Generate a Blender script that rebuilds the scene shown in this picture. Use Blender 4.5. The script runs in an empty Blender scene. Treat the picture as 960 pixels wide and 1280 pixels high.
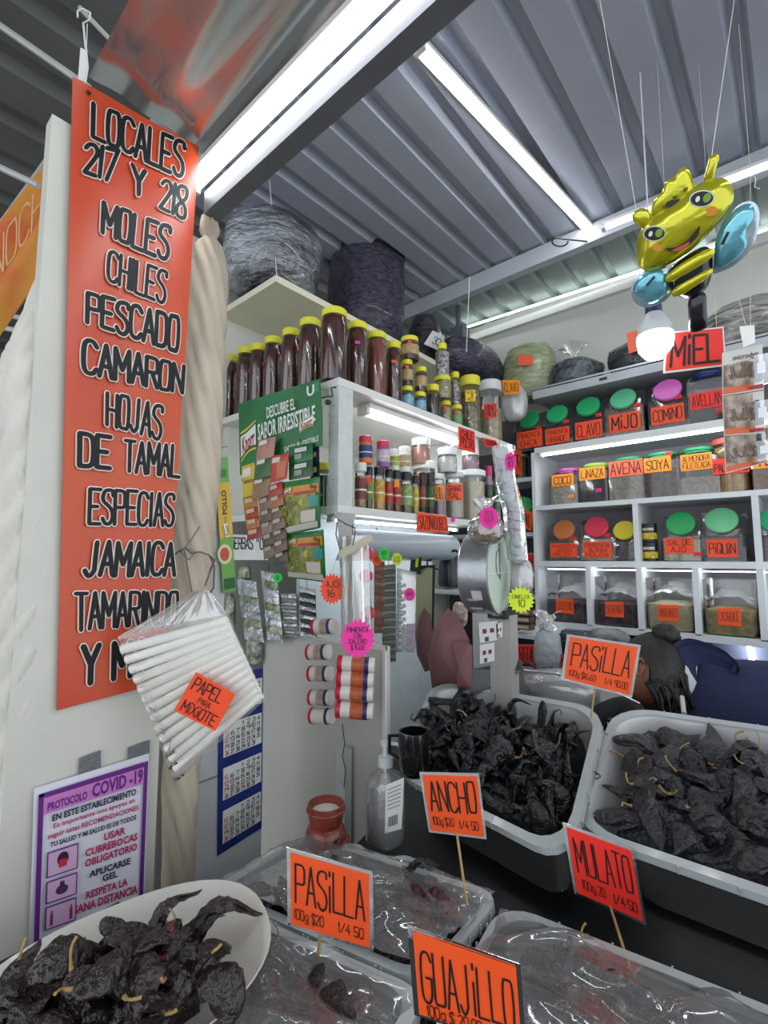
import bpy, math, random
from mathutils import Vector, Matrix, noise
from mathutils import geometry as mgeo
R_ = random.Random(7)
PI = math.pi
scn = bpy.context.scene
COL = scn.collection
# ---------------- camera, world, exposure, large lights ----------------
FPX = 600.0; PITCH = math.radians(5.5); HEAD = math.radians(41.0); CZ = 1.55
cd = bpy.data.cameras.new('camera'); cam = bpy.data.objects.new('camera', cd); COL.objects.link(cam)
cam.location = (0, 0, CZ); cam.rotation_euler = (PI/2+PITCH, 0, HEAD)
cd.sensor_fit = 'HORIZONTAL'; cd.sensor_width = 36; cd.lens = 36*FPX/960; cd.clip_start = .02
scn.camera = cam
scn.view_settings.view_transform = 'Standard'; scn.view_settings.look = 'None'
scn.view_settings.gamma = 1; scn.view_settings.use_curve_mapping = False
scn.view_settings.exposure = 1.0
wd = bpy.data.worlds.new('world'); scn.world = wd; wd.use_nodes = True
wd.node_tree.nodes['Background'].inputs[0].default_value = (.80, .86, .92, 1)
wd.node_tree.nodes['Background'].inputs[1].default_value = 1.0
TUBE = 11.0      # strength of the fluorescent tubes and LED strips

CAMF = Vector((-math.sin(HEAD)*math.cos(PITCH), math.cos(HEAD)*math.cos(PITCH), math.sin(PITCH)))
CAMR = Vector((math.cos(HEAD), math.sin(HEAD), 0)); CAMU = CAMR.cross(CAMF)
CAMP = Vector((0, 0, CZ))
def at(x, y, X=None, Y=None, Z=None, D=None):
    """a pixel of the photograph, taken back to a point of the place on the plane X=, Y=, Z= or at depth D="""
    d = CAMF + CAMR*((x-480)/FPX) - CAMU*((y-640)/FPX)
    t = X/d.x if X is not None else Y/d.y if Y is not None else (Z-CZ)/d.z if Z is not None else D
    return CAMP + d*t
def depth(p): return (Vector(p)-CAMP).dot(CAMF)
V = Vector
# ---------------- materials ----------------
MATS = {}
def srgb(h):
    if isinstance(h, str):
        c = [int(h[i:i+2], 16)/255 for i in (0, 2, 4)]
        return tuple((v/12.92 if v <= .04045 else ((v+.055)/1.055)**2.4) for v in c)+(1,)
    return tuple(h)+(1,) if len(h) == 3 else h
def mat(name, col, rough=.5, metal=0, bump=0, bscale=60, var=.12, vscale=8, emit=0, coat=0, trans=0, spec=.5, rnd=0, stretch=None, col2=None, sss=0, bd=.01):
    if name in MATS: return MATS[name]
    m = bpy.data.materials.new(name); m.use_nodes = True; nt = m.node_tree; N = nt.nodes; L = nt.links
    b = N['Principled BSDF']; c = srgb(col)
    b.inputs['Roughness'].default_value = rough; b.inputs['Metallic'].default_value = metal
    b.inputs['Specular IOR Level'].default_value = spec
    if coat: b.inputs['Coat Weight'].default_value = coat; b.inputs['Coat Roughness'].default_value = .08
    if trans: b.inputs['Transmission Weight'].default_value = trans
    if emit:
        b.inputs['Emission Color'].default_value = c; b.inputs['Emission Strength'].default_value = emit
    tc = N.new('ShaderNodeTexCoord'); src = tc.outputs['Object']
    if stretch:
        mp = N.new('ShaderNodeMapping'); mp.inputs['Scale'].default_value = stretch
        L.new(src, mp.inputs['Vector']); src = mp.outputs['Vector']
    out = None
    if var or col2:
        n = N.new('ShaderNodeTexNoise'); n.inputs['Scale'].default_value = vscale; n.inputs['Detail'].default_value = 4
        L.new(src, n.inputs['Vector'])
        mx = N.new('ShaderNodeMix'); mx.data_type = 'RGBA'
        r = N.new('ShaderNodeValToRGB'); r.color_ramp.elements[0].position = .35; r.color_ramp.elements[1].position = .65
        L.new(n.outputs['Fac'], r.inputs['Fac']); L.new(r.outputs['Color'], mx.inputs['Factor'])
        d = srgb(col2) if col2 else tuple(v*(1-var) for v in c[:3])+(1,)
        mx.inputs[6].default_value = c; mx.inputs[7].default_value = d
        out = mx.outputs[2]
    if rnd:
        oi = N.new('ShaderNodeObjectInfo'); mr = N.new('ShaderNodeMapRange')
        mr.inputs[3].default_value = 1-rnd; mr.inputs[4].default_value = 1+rnd
        L.new(oi.outputs['Random'], mr.inputs[0])
        hs = N.new('ShaderNodeHueSaturation'); L.new(mr.outputs[0], hs.inputs['Value'])
        if out: L.new(out, hs.inputs['Color'])
        else: hs.inputs['Color'].default_value = c
        out = hs.outputs[0]
    if out: L.new(out, b.inputs['Base Color'])
    else: b.inputs['Base Color'].default_value = c
    if bump:
        n2 = N.new('ShaderNodeTexNoise'); n2.inputs['Scale'].default_value = bscale; n2.inputs['Detail'].default_value = 3
        L.new(src, n2.inputs['Vector'])
        bp = N.new('ShaderNodeBump'); bp.inputs['Strength'].default_value = bump; bp.inputs['Distance'].default_value = bd
        L.new(n2.outputs['Fac'], bp.inputs['Height']); L.new(bp.outputs[0], b.inputs['Normal'])
    MATS[name] = m; return m
def film(name, col='FFFFFF', gloss=.16, rough=.08, bump=.6, bscale=30, stretch=None, haze=.1):
    """thin clear plastic: mostly lets light through, with a creased sheen and a little milky haze"""
    if name in MATS: return MATS[name]
    m = bpy.data.materials.new(name); m.use_nodes = True; nt = m.node_tree; N = nt.nodes; L = nt.links
    N.remove(N['Principled BSDF']); o = N['Material Output']; c = srgb(col)
    t = N.new('ShaderNodeBsdfTransparent'); t.inputs[0].default_value = c
    g = N.new('ShaderNodeBsdfGlossy'); g.inputs['Roughness'].default_value = rough; g.inputs[0].default_value = (.95, .95, .95, 1)
    d = N.new('ShaderNodeBsdfDiffuse'); d.inputs[0].default_value = (.8, .8, .8, 1)
    fr = N.new('ShaderNodeFresnel'); fr.inputs['IOR'].default_value = 1.5
    ad = N.new('ShaderNodeMath'); ad.operation = 'ADD'; ad.use_clamp = True; ad.inputs[1].default_value = gloss*.5
    L.new(fr.outputs[0], ad.inputs[0])
    m1 = N.new('ShaderNodeMixShader'); m1.inputs[0].default_value = haze; L.new(t.outputs[0], m1.inputs[1]); L.new(d.outputs[0], m1.inputs[2])
    m2 = N.new('ShaderNodeMixShader'); L.new(ad.outputs[0], m2.inputs[0]); L.new(m1.outputs[0], m2.inputs[1]); L.new(g.outputs[0], m2.inputs[2])
    L.new(m2.outputs[0], o.inputs['Surface'])
    if bump:
        tc = N.new('ShaderNodeTexCoord'); mp = N.new('ShaderNodeMapping'); mp.inputs['Scale'].default_value = stretch or (1, 1, 1)
        n2 = N.new('ShaderNodeTexNoise'); n2.inputs['Scale'].default_value = bscale; n2.inputs['Detail'].default_value = 4; n2.inputs['Distortion'].default_value = .8
        bp = N.new('ShaderNodeBump'); bp.inputs['Strength'].default_value = bump; bp.inputs['Distance'].default_value = .006
        L.new(tc.outputs['Object'], mp.inputs[0]); L.new(mp.outputs[0], n2.inputs['Vector'])
        L.new(n2.outputs['Fac'], bp.inputs['Height'])
        for q in (g, fr): L.new(bp.outputs[0], q.inputs['Normal'])
    MATS[name] = m; return m
def emis(name, col, s):
    if name in MATS: return MATS[name]
    m = bpy.data.materials.new(name); m.use_nodes = True; N = m.node_tree.nodes
    e = N.new('ShaderNodeEmission'); e.inputs[0].default_value = srgb(col); e.inputs[1].default_value = s
    m.node_tree.links.new(e.outputs[0], N['Material Output'].inputs['Surface']); MATS[name] = m; return m
def C(h, rough=.5, **k):        # plain colour by hex
    return mat('paint_%s_%d' % (h, int(rough*100)), h, rough, **k)
WHITE = mat('white_laminate', 'DEDEDA', .45, var=.06, vscale=5, bump=.05)
WHITE2 = mat('white_wall_paint', 'D9DAD2', .6, var=.1, vscale=2.5, bump=.1, bscale=25)
STEEL = mat('brushed_steel', 'B8BCC0', .3, 1, var=.15, bump=.05)
FILM = film('clear_film'); SLEEVE = film('card_sleeve', bump=.05, haze=.35, gloss=.1)
CLEAR = film('clear_jar_plastic', bump=.06, bscale=12, gloss=.04, haze=.02)
MILKY = film('milky_plastic', 'E8ECEE', bump=.1, gloss=.1, haze=.5, rough=.25)
INK = mat('black_marker', '14100F', .6, var=0)
STICK = mat('wood_stick', 'B99A62', .7, var=.2, vscale=40)
WIRE = mat('grey_wire', '6A6A66', .4, .8, var=0)
STRING = mat('white_string', 'D8D8D2', .8, var=0)
TUBEM = emis('tube_glow', (.93, .97, 1), TUBE)
# ---------------- mesh builder ----------------
def offset_of(o):
    while o is not None and o.parent is not None: o = o.parent
    return o.location.copy() if o is not None else V((0, 0, 0))
def tag(o, label=None, cat=None, group=None, kind=None):
    if label: o['label'] = label
    if cat: o['category'] = cat
    if group: o['group'] = group
    if kind: o['kind'] = kind
    return o
def thing(name, label, cat, loc=(0, 0, 0), group=None):
    o = bpy.data.objects.new(name, None); COL.objects.link(o); o.location = loc; o.empty_display_size = .05
    return tag(o, label, cat, group)
class MB:
    def __init__(s): s.v = []; s.f = []
    def add(s, vs, fs):
        n = len(s.v); s.v += [tuple(v) for v in vs]; s.f += [tuple(i+n for i in f) for f in fs]; return s
    def box(s, c, d, R=None):
        c = V(c); vs = []
        for z in (-1, 1):
            for y in (-1, 1):
                for x in (-1, 1):
                    p = V((x*d[0]/2, y*d[1]/2, z*d[2]/2)); vs.append(c+(R@p if R else p))
        return s.add(vs, [(0, 2, 3, 1), (4, 5, 7, 6), (0, 1, 5, 4), (2, 6, 7, 3), (0, 4, 6, 2), (1, 3, 7, 5)])
    def bx(s, x0, x1, y0, y1, z0, z1): return s.box(((x0+x1)/2, (y0+y1)/2, (z0+z1)/2), (x1-x0, y1-y0, z1-z0))
    def loft(s, rings, close=True, cap0=True, cap1=True):
        n = len(rings[0]); vs = [p for r in rings for p in r]; fs = []
        for i in range(len(rings)-1):
            for j in range(n if close else n-1):
                k = (j+1) % n; fs.append((i*n+j, i*n+k, (i+1)*n+k, (i+1)*n+j))
        if cap0: fs.append(tuple(reversed(range(n))))
        if cap1: fs.append(tuple(range((len(rings)-1)*n, len(rings)*n)))
        return s.add(vs, fs)
    def lathe(s, prof, c=(0, 0, 0), n=20, R=None, sq=0):
        c = V(c); rings = []
        for r, z in prof:
            ring = []
            for i in range(n):
                a = 2*PI*(i+.5)/n; k = 1.0
                if sq: k = 1/((abs(math.cos(a))**sq+abs(math.sin(a))**sq)**(1/sq))
                p = V((r*k*math.cos(a), r*k*math.sin(a), z)); ring.append(c+(R@p if R else p))
            rings.append(ring)
        return s.loft(rings)
    def tube(s, path, r, n=6, cap=True):
        path = [V(p) for p in path]; rings = []; up = None
        for i, p in enumerate(path):
            t = (path[min(i+1, len(path)-1)]-path[max(i-1, 0)]); t = t.normalized() if t.length > 1e-9 else V((0, 0, 1))
            if up is None: up = t.orthogonal().normalized()
            a = (up-t*up.dot(t)); a = a.normalized() if a.length > 1e-6 else t.orthogonal().normalized(); up = a; b = t.cross(a)
            rr = r[i] if isinstance(r, (list, tuple)) else r
            rings.append([p+(a*math.cos(2*PI*k/n)+b*math.sin(2*PI*k/n))*rr for k in range(n)])
        return s.loft(rings, cap0=cap, cap1=cap)
    def blob(s, c, rad, nu=14, nv=9, R=None, f=None):
        c = V(c); rings = []
        for j in range(nv+1):
            th = PI*min(max(j/nv, .012), .988); ring = []
            for i in range(nu):
                a = 2*PI*i/nu; p = V((math.sin(th)*math.cos(a), math.sin(th)*math.sin(a), -math.cos(th)))
                k = f(p) if f else 1
                q = V((p.x*rad[0]*k, p.y*rad[1]*k, p.z*rad[2]*k)); ring.append(c+(R@q if R else q))
            rings.append(ring)
        return s.loft(rings)
    def grid(s, fn, nu, nv):
        vs = [fn(i/nu, j/nv) for j in range(nv+1) for i in range(nu+1)]
        return s.add(vs, [(j*(nu+1)+i, j*(nu+1)+i+1, (j+1)*(nu+1)+i+1, (j+1)*(nu+1)+i) for j in range(nv) for i in range(nu)])
    def prism(s, pts, th):      # pts: planar outline, th: thickness vector
        th = V(th); a = [V(p) for p in pts]; n = len(a)
        return s.add(a+[p-th for p in a], [tuple(range(n)), tuple(reversed(range(n, 2*n)))]+[(i, i+n, (i+1) % n+n, (i+1) % n) for i in range(n)])
    def build(s, name, m, parent=None, smooth=35, loc=None, mesh_only=False):
        off = offset_of(parent) if parent is not None else V(loc) if loc is not None else V((0, 0, 0))
        me = bpy.data.meshes.new(name); me.from_pydata([tuple(V(v)-off) for v in s.v], [], s.f); me.materials.append(m)
        if smooth:
            me.polygons.foreach_set('use_smooth', [True]*len(me.polygons)); me.set_sharp_from_angle(angle=math.radians(smooth))
        if mesh_only: return me
        o = bpy.data.objects.new(name, me); COL.objects.link(o)
        if parent is not None: o.parent = parent
        elif loc is not None: o.location = loc
        return o
def inst(name, me, parent=None, loc=None, rot=None):
    o = bpy.data.objects.new(name, me); COL.objects.link(o)
    if parent is not None: o.parent = parent
    if loc is not None: o.location = loc
    if rot is not None: o.rotation_euler = rot
    return o
def copy_tree(o, parent=None):
    c = o.copy(); COL.objects.link(c); c.parent = parent
    for ch in list(o.children): copy_tree(ch, c)
    return c
def rotm(rx=0, ry=0, rz=0): return Matrix.Rotation(rz, 3, 'Z') @ Matrix.Rotation(ry, 3, 'Y') @ Matrix.Rotation(rx, 3, 'X')
# ---------------- cards and lettering ----------------
def normal_of(P):
    n = (P[1]-P[0]).cross(P[3]-P[0]).normalized()       # TL->TR x TL->BL points away from the reader
    return -n if n.dot(P[0]-CAMP) > 0 else n
def bil(P, u, v, off=0.0):
    p = P[0]*(1-u)*(1-v)+P[1]*u*(1-v)+P[2]*u*v+P[3]*(1-u)*v
    return p+normal_of(P)*off if off else p
def sub(P, u0, v0, u1, v1, off=.0006):
    return [bil(P, u0, v0, off), bil(P, u1, v0, off), bil(P, u1, v1, off), bil(P, u0, v1, off)]
def card(P, th, m, name='card', parent=None, **k):
    n = normal_of(P); return MB().prism([p+n*0 for p in P], n*th).build(name, m, parent, smooth=0, **k)
GL = {
'A': '00 26 40|12 32', 'B': '00 06|~06 46 44 33 03|~03 43 41 30 00', 'C': '~45 36 16 05 01 10 30 41', 'D': '00 06|~06 36 45 41 30 00',
'E': '46 06 00 40|03 33', 'F': '46 06 00|03 33', 'G': '~45 36 16 05 01 10 30 41 43|43 23', 'H': '00 06|40 46|03 43', 'I': '20 26',
'J': '36 31|~31 20 10 01', 'K': '00 06|46 03 40', 'L': '06 00 40', 'M': '00 06 22 46 40', 'N': '00 06 40 46',
'O': '~26 06 00 20 40 46 26', 'P': '00 06|~06 46 44 43 03', 'Q': '~26 06 00 20 40 46 26|22 40', 'R': '00 06|~06 46 44 43 03|23 40',
'S': '~45 46 16 05 04 33 42 41 30 10 01', 'T': '06 46|26 20', 'U': '~06 02 00 20 40 42 46', 'V': '06 20 46', 'W': '06 10 24 30 46',
'X': '06 40|00 46', 'Y': '06 23 46|23 20', 'Z': '06 46 00 40', '0': '~26 06 00 20 40 46 26', '1': '14 26 20',
'2': '~05 16 36 45 44 00|00 40', '3': '~05 16 46 44 23|~23 43 41 30 10 01', '4': '36 02 42|34 30', '5': '46 06 03|~03 43 41 30 10 01',
'6': '~36 04 01 10 30 41 42 33 13 02', '7': '06 46 10', '8': '~23 04 06 46 44 23 02 00 40 42 23', '9': '~42 53 46 16 05 04 13 44|44 30',
'i': '20 24|2555 2655', '$': '~45 46 16 05 04 33 42 41 30 10 01|27 2-', '/': '00 46', '-': '13 33', '.': '20 21', '"': '16 14|36 34', 'g': '~44 14 02 10 30 42|44 4- 2- 0-'}
def glyph(ch):
    out = []
    for st in GL.get(ch, '').split('|'):
        if not st: continue
        sm = st[0] == '~'; pts = []
        for t in st.lstrip('~').split():
            if len(t) == 4: pts.append((int(t[0])/4, (int(t[1])+.55)/6+ (0 if int(t[1]) == 5 else -.05)))
            else: pts.append((int(t[0])/4, (-1.2 if t[1] == '-' else int(t[1]))/6))
        if sm:
            for _ in range(2):
                q = [pts[0]]
                for a, b in zip(pts, pts[1:]): q += [(a[0]*.75+b[0]*.25, a[1]*.75+b[1]*.25), (a[0]*.25+b[0]*.75, a[1]*.25+b[1]*.75)]
                pts = q+[pts[-1]]
        out.append(pts)
    return out
def write(lines, P, m, parent=None, name='lettering', w=.1, off=.0009, jit=.05, grow=0, seed=3, mb_only=False):
    """marker lettering on the card P; lines = (text, u0, v0, u1, v1) in card coordinates (v down); w = stroke width over letter height"""
    rr = random.Random(seed); W = (P[1]-P[0]).length; H = (P[3]-P[0]).length; mb = MB()
    hz = [0]
    def put(x, y): return bil(P, x/W, y/H, off+hz[0])
    for ln in lines:
        t, u0, v0, u1, v1 = ln[:5]; sw = (ln[5] if len(ln) > 5 else w)
        units = [(.42 if c in 'Ii1.' else .6 if c == ' ' else 1.15 if c in 'MW' else 1) for c in t]
        cw = (u1-u0)*W/sum(units); h = (v1-v0)*H; x = u0*W
        dv = (ln[6] if len(ln) > 6 else 0)*H/(len(t) or 1)
        wid = sw*min(h, cw*1.7)/2+grow
        for k, c in enumerate(t):
            jx, jy, sh = [rr.uniform(-jit, jit) for _ in range(3)]
            cc = units[k]*cw; gw = cc*.8; x0 = x+cc*.10
            if c in 'Ii1.': gw = cw*.5; x0 = x+cc*.5-gw*.5
            yb = v1*H+dv*k+jy*h*.5
            hz[0] = 0
            for st in glyph(c):
                pts = [(x0+gw*px+jx*cw*.3+(py-.5)*sh*gw, yb-py*h) for px, py in st]
                for a, b in zip(pts, pts[1:]):
                    hz[0] += 1.2e-5; dx, dy = b[0]-a[0], b[1]-a[1]; L = math.hypot(dx, dy) or 1; nx, ny = -dy/L*wid, dx/L*wid
                    mb.add([put(a[0]+nx, a[1]+ny), put(b[0]+nx, b[1]+ny), put(b[0]-nx, b[1]-ny), put(a[0]-nx, a[1]-ny)], [(0, 1, 2, 3)])
                if wid/h > .03 or h > .02:
                    for a in pts: hz[0] += 1.2e-5; mb.add([put(a[0]+wid*math.cos(q*PI/3), a[1]+wid*math.sin(q*PI/3)) for q in range(6)], [tuple(range(6))])
            x += cc
    return mb if mb_only else mb.build(name, m, parent, smooth=0)
def printed(items, P, m, parent=None, name='lettering', off=.0009, bold=.0, mb_only=False):
    """printed lettering in the built-in face: items = (text, u0, v0, u1, v1[, dv])"""
    W = (P[1]-P[0]).length; H = (P[3]-P[0]).length; mb = MB()
    for it in items:
        cu = bpy.data.curves.new('t', 'FONT'); cu.body = it[0]; cu.resolution_u = 2; cu.offset = bold
        ob = bpy.data.objects.new('t', cu); COL.objects.link(ob)
        dg = bpy.context.evaluated_depsgraph_get(); me = bpy.data.meshes.new_from_object(ob.evaluated_get(dg))
        if len(me.vertices):
            xs = [v.co.x for v in me.vertices]; ys = [v.co.y for v in me.vertices]
            x0, x1, y0, y1 = min(xs), max(xs), min(ys), max(ys); _, u0, v0, u1, v1 = it[:5]; dv = it[5] if len(it) > 5 else 0
            vs = []
            for v in me.vertices:
                a = (v.co.x-x0)/(x1-x0+1e-9); b = (v.co.y-y0)/(y1-y0+1e-9)
                vs.append(bil(P, u0+(u1-u0)*a, v1+(v0-v1)*b+dv*a, off))
            mb.add(vs, [tuple(p.vertices) for p in me.polygons])
        bpy.data.objects.remove(ob); bpy.data.curves.remove(cu); bpy.data.meshes.remove(me)
    return mb if mb_only else mb.build(name, m, parent, smooth=0)
def sgncol(c): return mat('card_'+c, {'orange': 'F4561C', 'red': 'EE2E22', 'yellow': 'F2C21A', 'pink': 'F2239E', 'lime': 'D9F01E', 'green': '24E04A', 'amber': 'F59324', 'white': 'ECECE8', 'hotred': 'F44E1E', 'salmon': 'F2694A'}[c], .55, var=.05)
def label_on(P, colr, lines, parent, w=.12, th=.0008, name='label', off=.0009, ink=INK, seed=1, jit=.06):
    c = card(P, th, sgncol(colr), name, parent); write(lines, P, ink, c, w=w, off=off, seed=seed, jit=jit); return c
def mid(P): return sum(P, V((0, 0, 0)))/len(P)
def sign(P, colr, lines, label, w=.1, stick=None, name='price_sign', group='handwritten price signs', pad=.05, seed=1, border=True, ink=INK):
    t = thing(name, label, 'sign', mid([P[2], P[3]]), group)
    c = card(P, .001, sgncol(colr), 'card', t); write(lines, P, ink, c, w=w, seed=seed)
    if border: card([bil(P, -pad, -pad, -.002), bil(P, 1+pad, -pad, -.002), bil(P, 1+pad, 1+pad, -.002), bil(P, -pad, 1+pad, -.002)], .0006, SLEEVE, 'clear_sleeve', t)
    if stick:
        n = normal_of(P); a, b = stick; MB().tube([a-n*.006, b], .0026, 6).build('stick', STICK, t)
    return t
def star(c, r, colr, lines, label, nx=None, up=None, spikes=20, w=.11, tilt=0, group='starburst price cards', sx=1.0, cord=None):
    f = (CAMP-V(c)).normalized() if nx is None else V(nx).normalized()
    rgt = V((0, 0, 1)).cross(f).normalized(); upv = f.cross(rgt)
    rgt, upv = rgt*math.cos(tilt)+upv*math.sin(tilt), upv*math.cos(tilt)-rgt*math.sin(tilt)
    c = V(c); pts = [c+(rgt*math.cos(PI*k/spikes)*sx+upv*math.sin(PI*k/spikes))*r*(1 if k % 2 else .8) for k in range(2*spikes)]
    t = thing('starburst_card', label, 'price card', c-upv*r, group)
    MB().prism(pts, f*.001).build('card', sgncol(colr), t, smooth=0)
    k = .62*r; P = [c-rgt*k*sx+upv*k, c+rgt*k*sx+upv*k, c+rgt*k*sx-upv*k, c-rgt*k*sx-upv*k]
    write(lines, P, INK, t, w=w)
    if cord: MB().tube([c-f*.002+upv*r*.8, V(cord)], .0008, 4).build('tie', STRING, t)
    return t
def struct(name, mb, m, parent=None, smooth=35, **k):
    o = mb.build(name, m, parent, smooth)
    if parent is None: o['kind'] = 'structure'
    return o
# ======================= THE SETTING =======================
struct('floor', MB().bx(-9, 4, -4, 9, -.05, 0), mat('concrete_floor', '8A8780', .6, bump=.2, bscale=20, var=.25, vscale=3))
def corrugated(x0, x1, y0, z0, y1, z1, pitch, hgt, flat=.62, th=.004):
    mb = MB(); xs = []; x = x0
    while x < x1:
        xs += [(x, 0), (x+pitch*flat, 0), (x+pitch*(flat+.1), hgt), (x+pitch*.9, hgt)]; x += pitch
    a = [V((x, y0, z0+h)) for x, h in xs]; b = [V((x, y1, z1+h)) for x, h in xs]
    n = len(a); mb.add(a+b, [(i, i+1, n+i+1, n+i) for i in range(n-1)])
    mb.add([p+V((0, 0, th)) for p in a+b], [(i, n+i, n+i+1, i+1) for i in range(n-1)]); return mb
ROOF = mat('galvanised_roof', 'AEB2C0', .42, .2, var=.1, vscale=2, bump=.05)
HALLROOF = mat('hall_roof', '6A6A68', .7, .1, var=.2, vscale=1.5)
struct('ceiling', corrugated(-1.99, 2.2, .66, 3.15, 2.30, 3.15, .164, .034), ROOF, smooth=0)
struct('ceiling_rear', corrugated(-2.35, 2.2, 2.30, 3.22, 2.97, 3.19, .164, .03), mat('rear_roof', '95A29F', .5, .2, var=.12, vscale=3), smooth=0)
struct('ceiling_hall', corrugated(-9, -2.1, -4, 4.6, 9, 4.9, .5, .06, .6), HALLROOF, smooth=0)
struct('ceiling_aisle', corrugated(-2.1, 4, -4, 4.6, .2, 4.7, .5, .06, .6), HALLROOF, smooth=0)
struct('wall_rear', MB().bx(-2.35, 1.6, 2.92, 2.97, 0, 3.2), WHITE2)
struct('wall_left', MB().bx(-2.02, -1.93, .75, 2.92, 0, 2.96), WHITE2)
struct('wall_hall', MB().bx(-9, -2.1, 8.8, 9, 0, 5), mat('hall_wall', '6E6A62', .8, var=.3, vscale=2))
struct('wall_hall_left', MB().bx(-9.2, -9, -4, 9, 0, 5), MATS['hall_wall'])
# cross beams and trims
struct('trim_1', MB().bx(-2.3, 2.2, 2.27, 2.32, 3.05, 3.14), mat('beam_paint', 'B9BDC4', .5, var=.08))
struct('trim_2', MB().bx(-2.3, 1.6, 2.885, 2.92, 3.09, 3.14), WHITE)
# front soffit, header beam
def soff(u, v):
    x = -1.17+2.7*u; y = .31+.32*v
    return V((x, y, 2.655+.0045*math.sin(5.2*v*PI+x*1.6)+.0015*math.sin(x*5+v*4)))
mb = MB().grid(soff, 60, 24)
m_so = mat('polished_sheet', 'C6CACC', .22, .9, var=.06, vscale=3, bump=.06, bscale=6, stretch=(1, 8, 1))
struct('trim_4', mb, m_so, smooth=60)
struct('trim_5', MB().bx(-1.2, 1.53, .615, .66, 2.505, 2.57), mat('header_paint', '74767C', .45, .4, var=.1))
def strip_light(name, label, a, b, w, group='strip lights', house=True, power=None):
    a, b = V(a), V(b); d = (b-a).normalized(); s = d.cross(V((0, 0, 1))).normalized(); t = thing(name, label, 'light', (a+b)/2, group)
    R = Matrix((s, d, s.cross(d))).transposed(); L = (b-a).length; c = (a+b)/2
    MB().box(c, (w, L, w*.35), R).build('tube', power or TUBEM, t, smooth=0)
    if house:
        MB().box(c+V((0, 0, w*.45)), (w*1.6, L+.02, w*.5), R).build('housing', WHITE, t)
        for e in (-1, 1): MB().box(c+d*e*(L/2+.008), (w*1.3, .016, w*.8), R).build('end_cap', WHITE, t)
    return t
strip_light('tube_light', 'long fluorescent tube above the stall front, brightest, running up from the red banner', (-1.235, .6, 2.6), (1.2, .6, 2.585), .032)
strip_light('tube_light', 'bright tube light crossing the corrugated roof towards the rear beam', at(527, 64, Z=3.12), at(745, 298, Z=3.12), .03)
rgt = at(1150, 135, Z=3.04)
strip_light('tube_light', 'thin strip light on the rear beam behind the bee balloon', at(757, 284, Z=3.04), rgt, .026, power=emis('led_dim', (.9, .97, 1), 4.5))
strip_light('tube_light', 'dotted strip light on the rear roof, beyond the beam', at(574, 412, Z=3.16), at(1050, 258, Z=3.16), .018, power=emis('led_dim2', (.9, .97, .97), 3.2), house=False)
strip_light('tube_light', 'added fill tube over the right part of the stall, out of view', (.75, 1.0, 3.12), (.75, 2.2, 3.12), .03)  # extra tube added out of view to brighten the stall interior
# rear roof clip of the tube
t = thing('cable_clip', 'dark wire coil hanging beside the end of the roof tube', 'cable', at(725, 302, Z=3.05))
MB().tube([at(700+10*math.cos(a), 302+6*math.sin(a), Z=3.05) for a in [k*.5 for k in range(9)]]+[at(735, 302, Z=3.06)], .004).build('cable', mat('dark_rubber', '222428', .5), t)
# hall pipes, upper left
PIPE = mat('pipe_paint', 'B4B4B0', .5, .2)
for k, (a, b, r, lb) in enumerate([((-20, 18), (112, 110), .03, 'white pipe crossing the hall roof behind the red banner top'), ((-20, 200), (48, 232), .03, 'white pipe below, ending behind the orange cloth banner'), ((100, 10), (140, 52), .022, 'short pipe stub beside the wire hook at the top left')]):
    tag(MB().tube([at(*a, D=2.3), at(*b, D=2.3)], r*.52, 8).build('roof_pipe', PIPE, loc=at(*a, D=2.3)), lb, 'pipe', 'hall roof pipes')
# wire hook with cord and the clip holding the banner
t = thing('hook', 'white wire hook with cord and clip above the red banner', 'hook', at(105, 100, D=1.15))
P = [at(x, y, D=1.15) for x, y in ((97, 22), (97, 14), (104, 11), (113, 16), (112, 25), (104, 29), (107, 60), (109, 64))]
MB().tube(P, .0022, 6).build('wire_hook', mat('white_plastic', 'DADAD5', .4), t)
MB().tube([at(109, 30, D=1.15), at(108, 62, D=1.15)], .0012, 4).build('cord', STRING, t)
MB().prism([at(x, y, D=1.14) for x, y in ((104, 62), (109, 64), (111, 85), (108, 104), (101, 101))], V((0, 0.006, 0))).build('clip', WHITE, t)
# column with the banner, side partitions
COLM = mat('column_paint', 'CFCDC3', .55, var=.1, vscale=4, bump=.12, bscale=18)
struct('wall_column', MB().bx(-1.20, -1.157, .245, .535, 0, 2.50), COLM)
struct('wall_partition', MB().bx(-1.40, -1.30, .50, .925, 0, 1.13).bx(-1.40, -1.30, .50, .775, 1.13, 1.70).bx(-1.302, -1.285, .56, .60, 0, 1.5), mat('partition_paint', 'C9CCCC', .5, var=.08, vscale=4))
struct('trim_6', MB().bx(-1.299, -1.297, .60, .92, .93, .935), mat('seam', '8A8C8C', .6))
struct('wall_side_upper', MB().bx(-1.99, -1.93, .62, .75, 0, 2.9), WHITE2)
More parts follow.
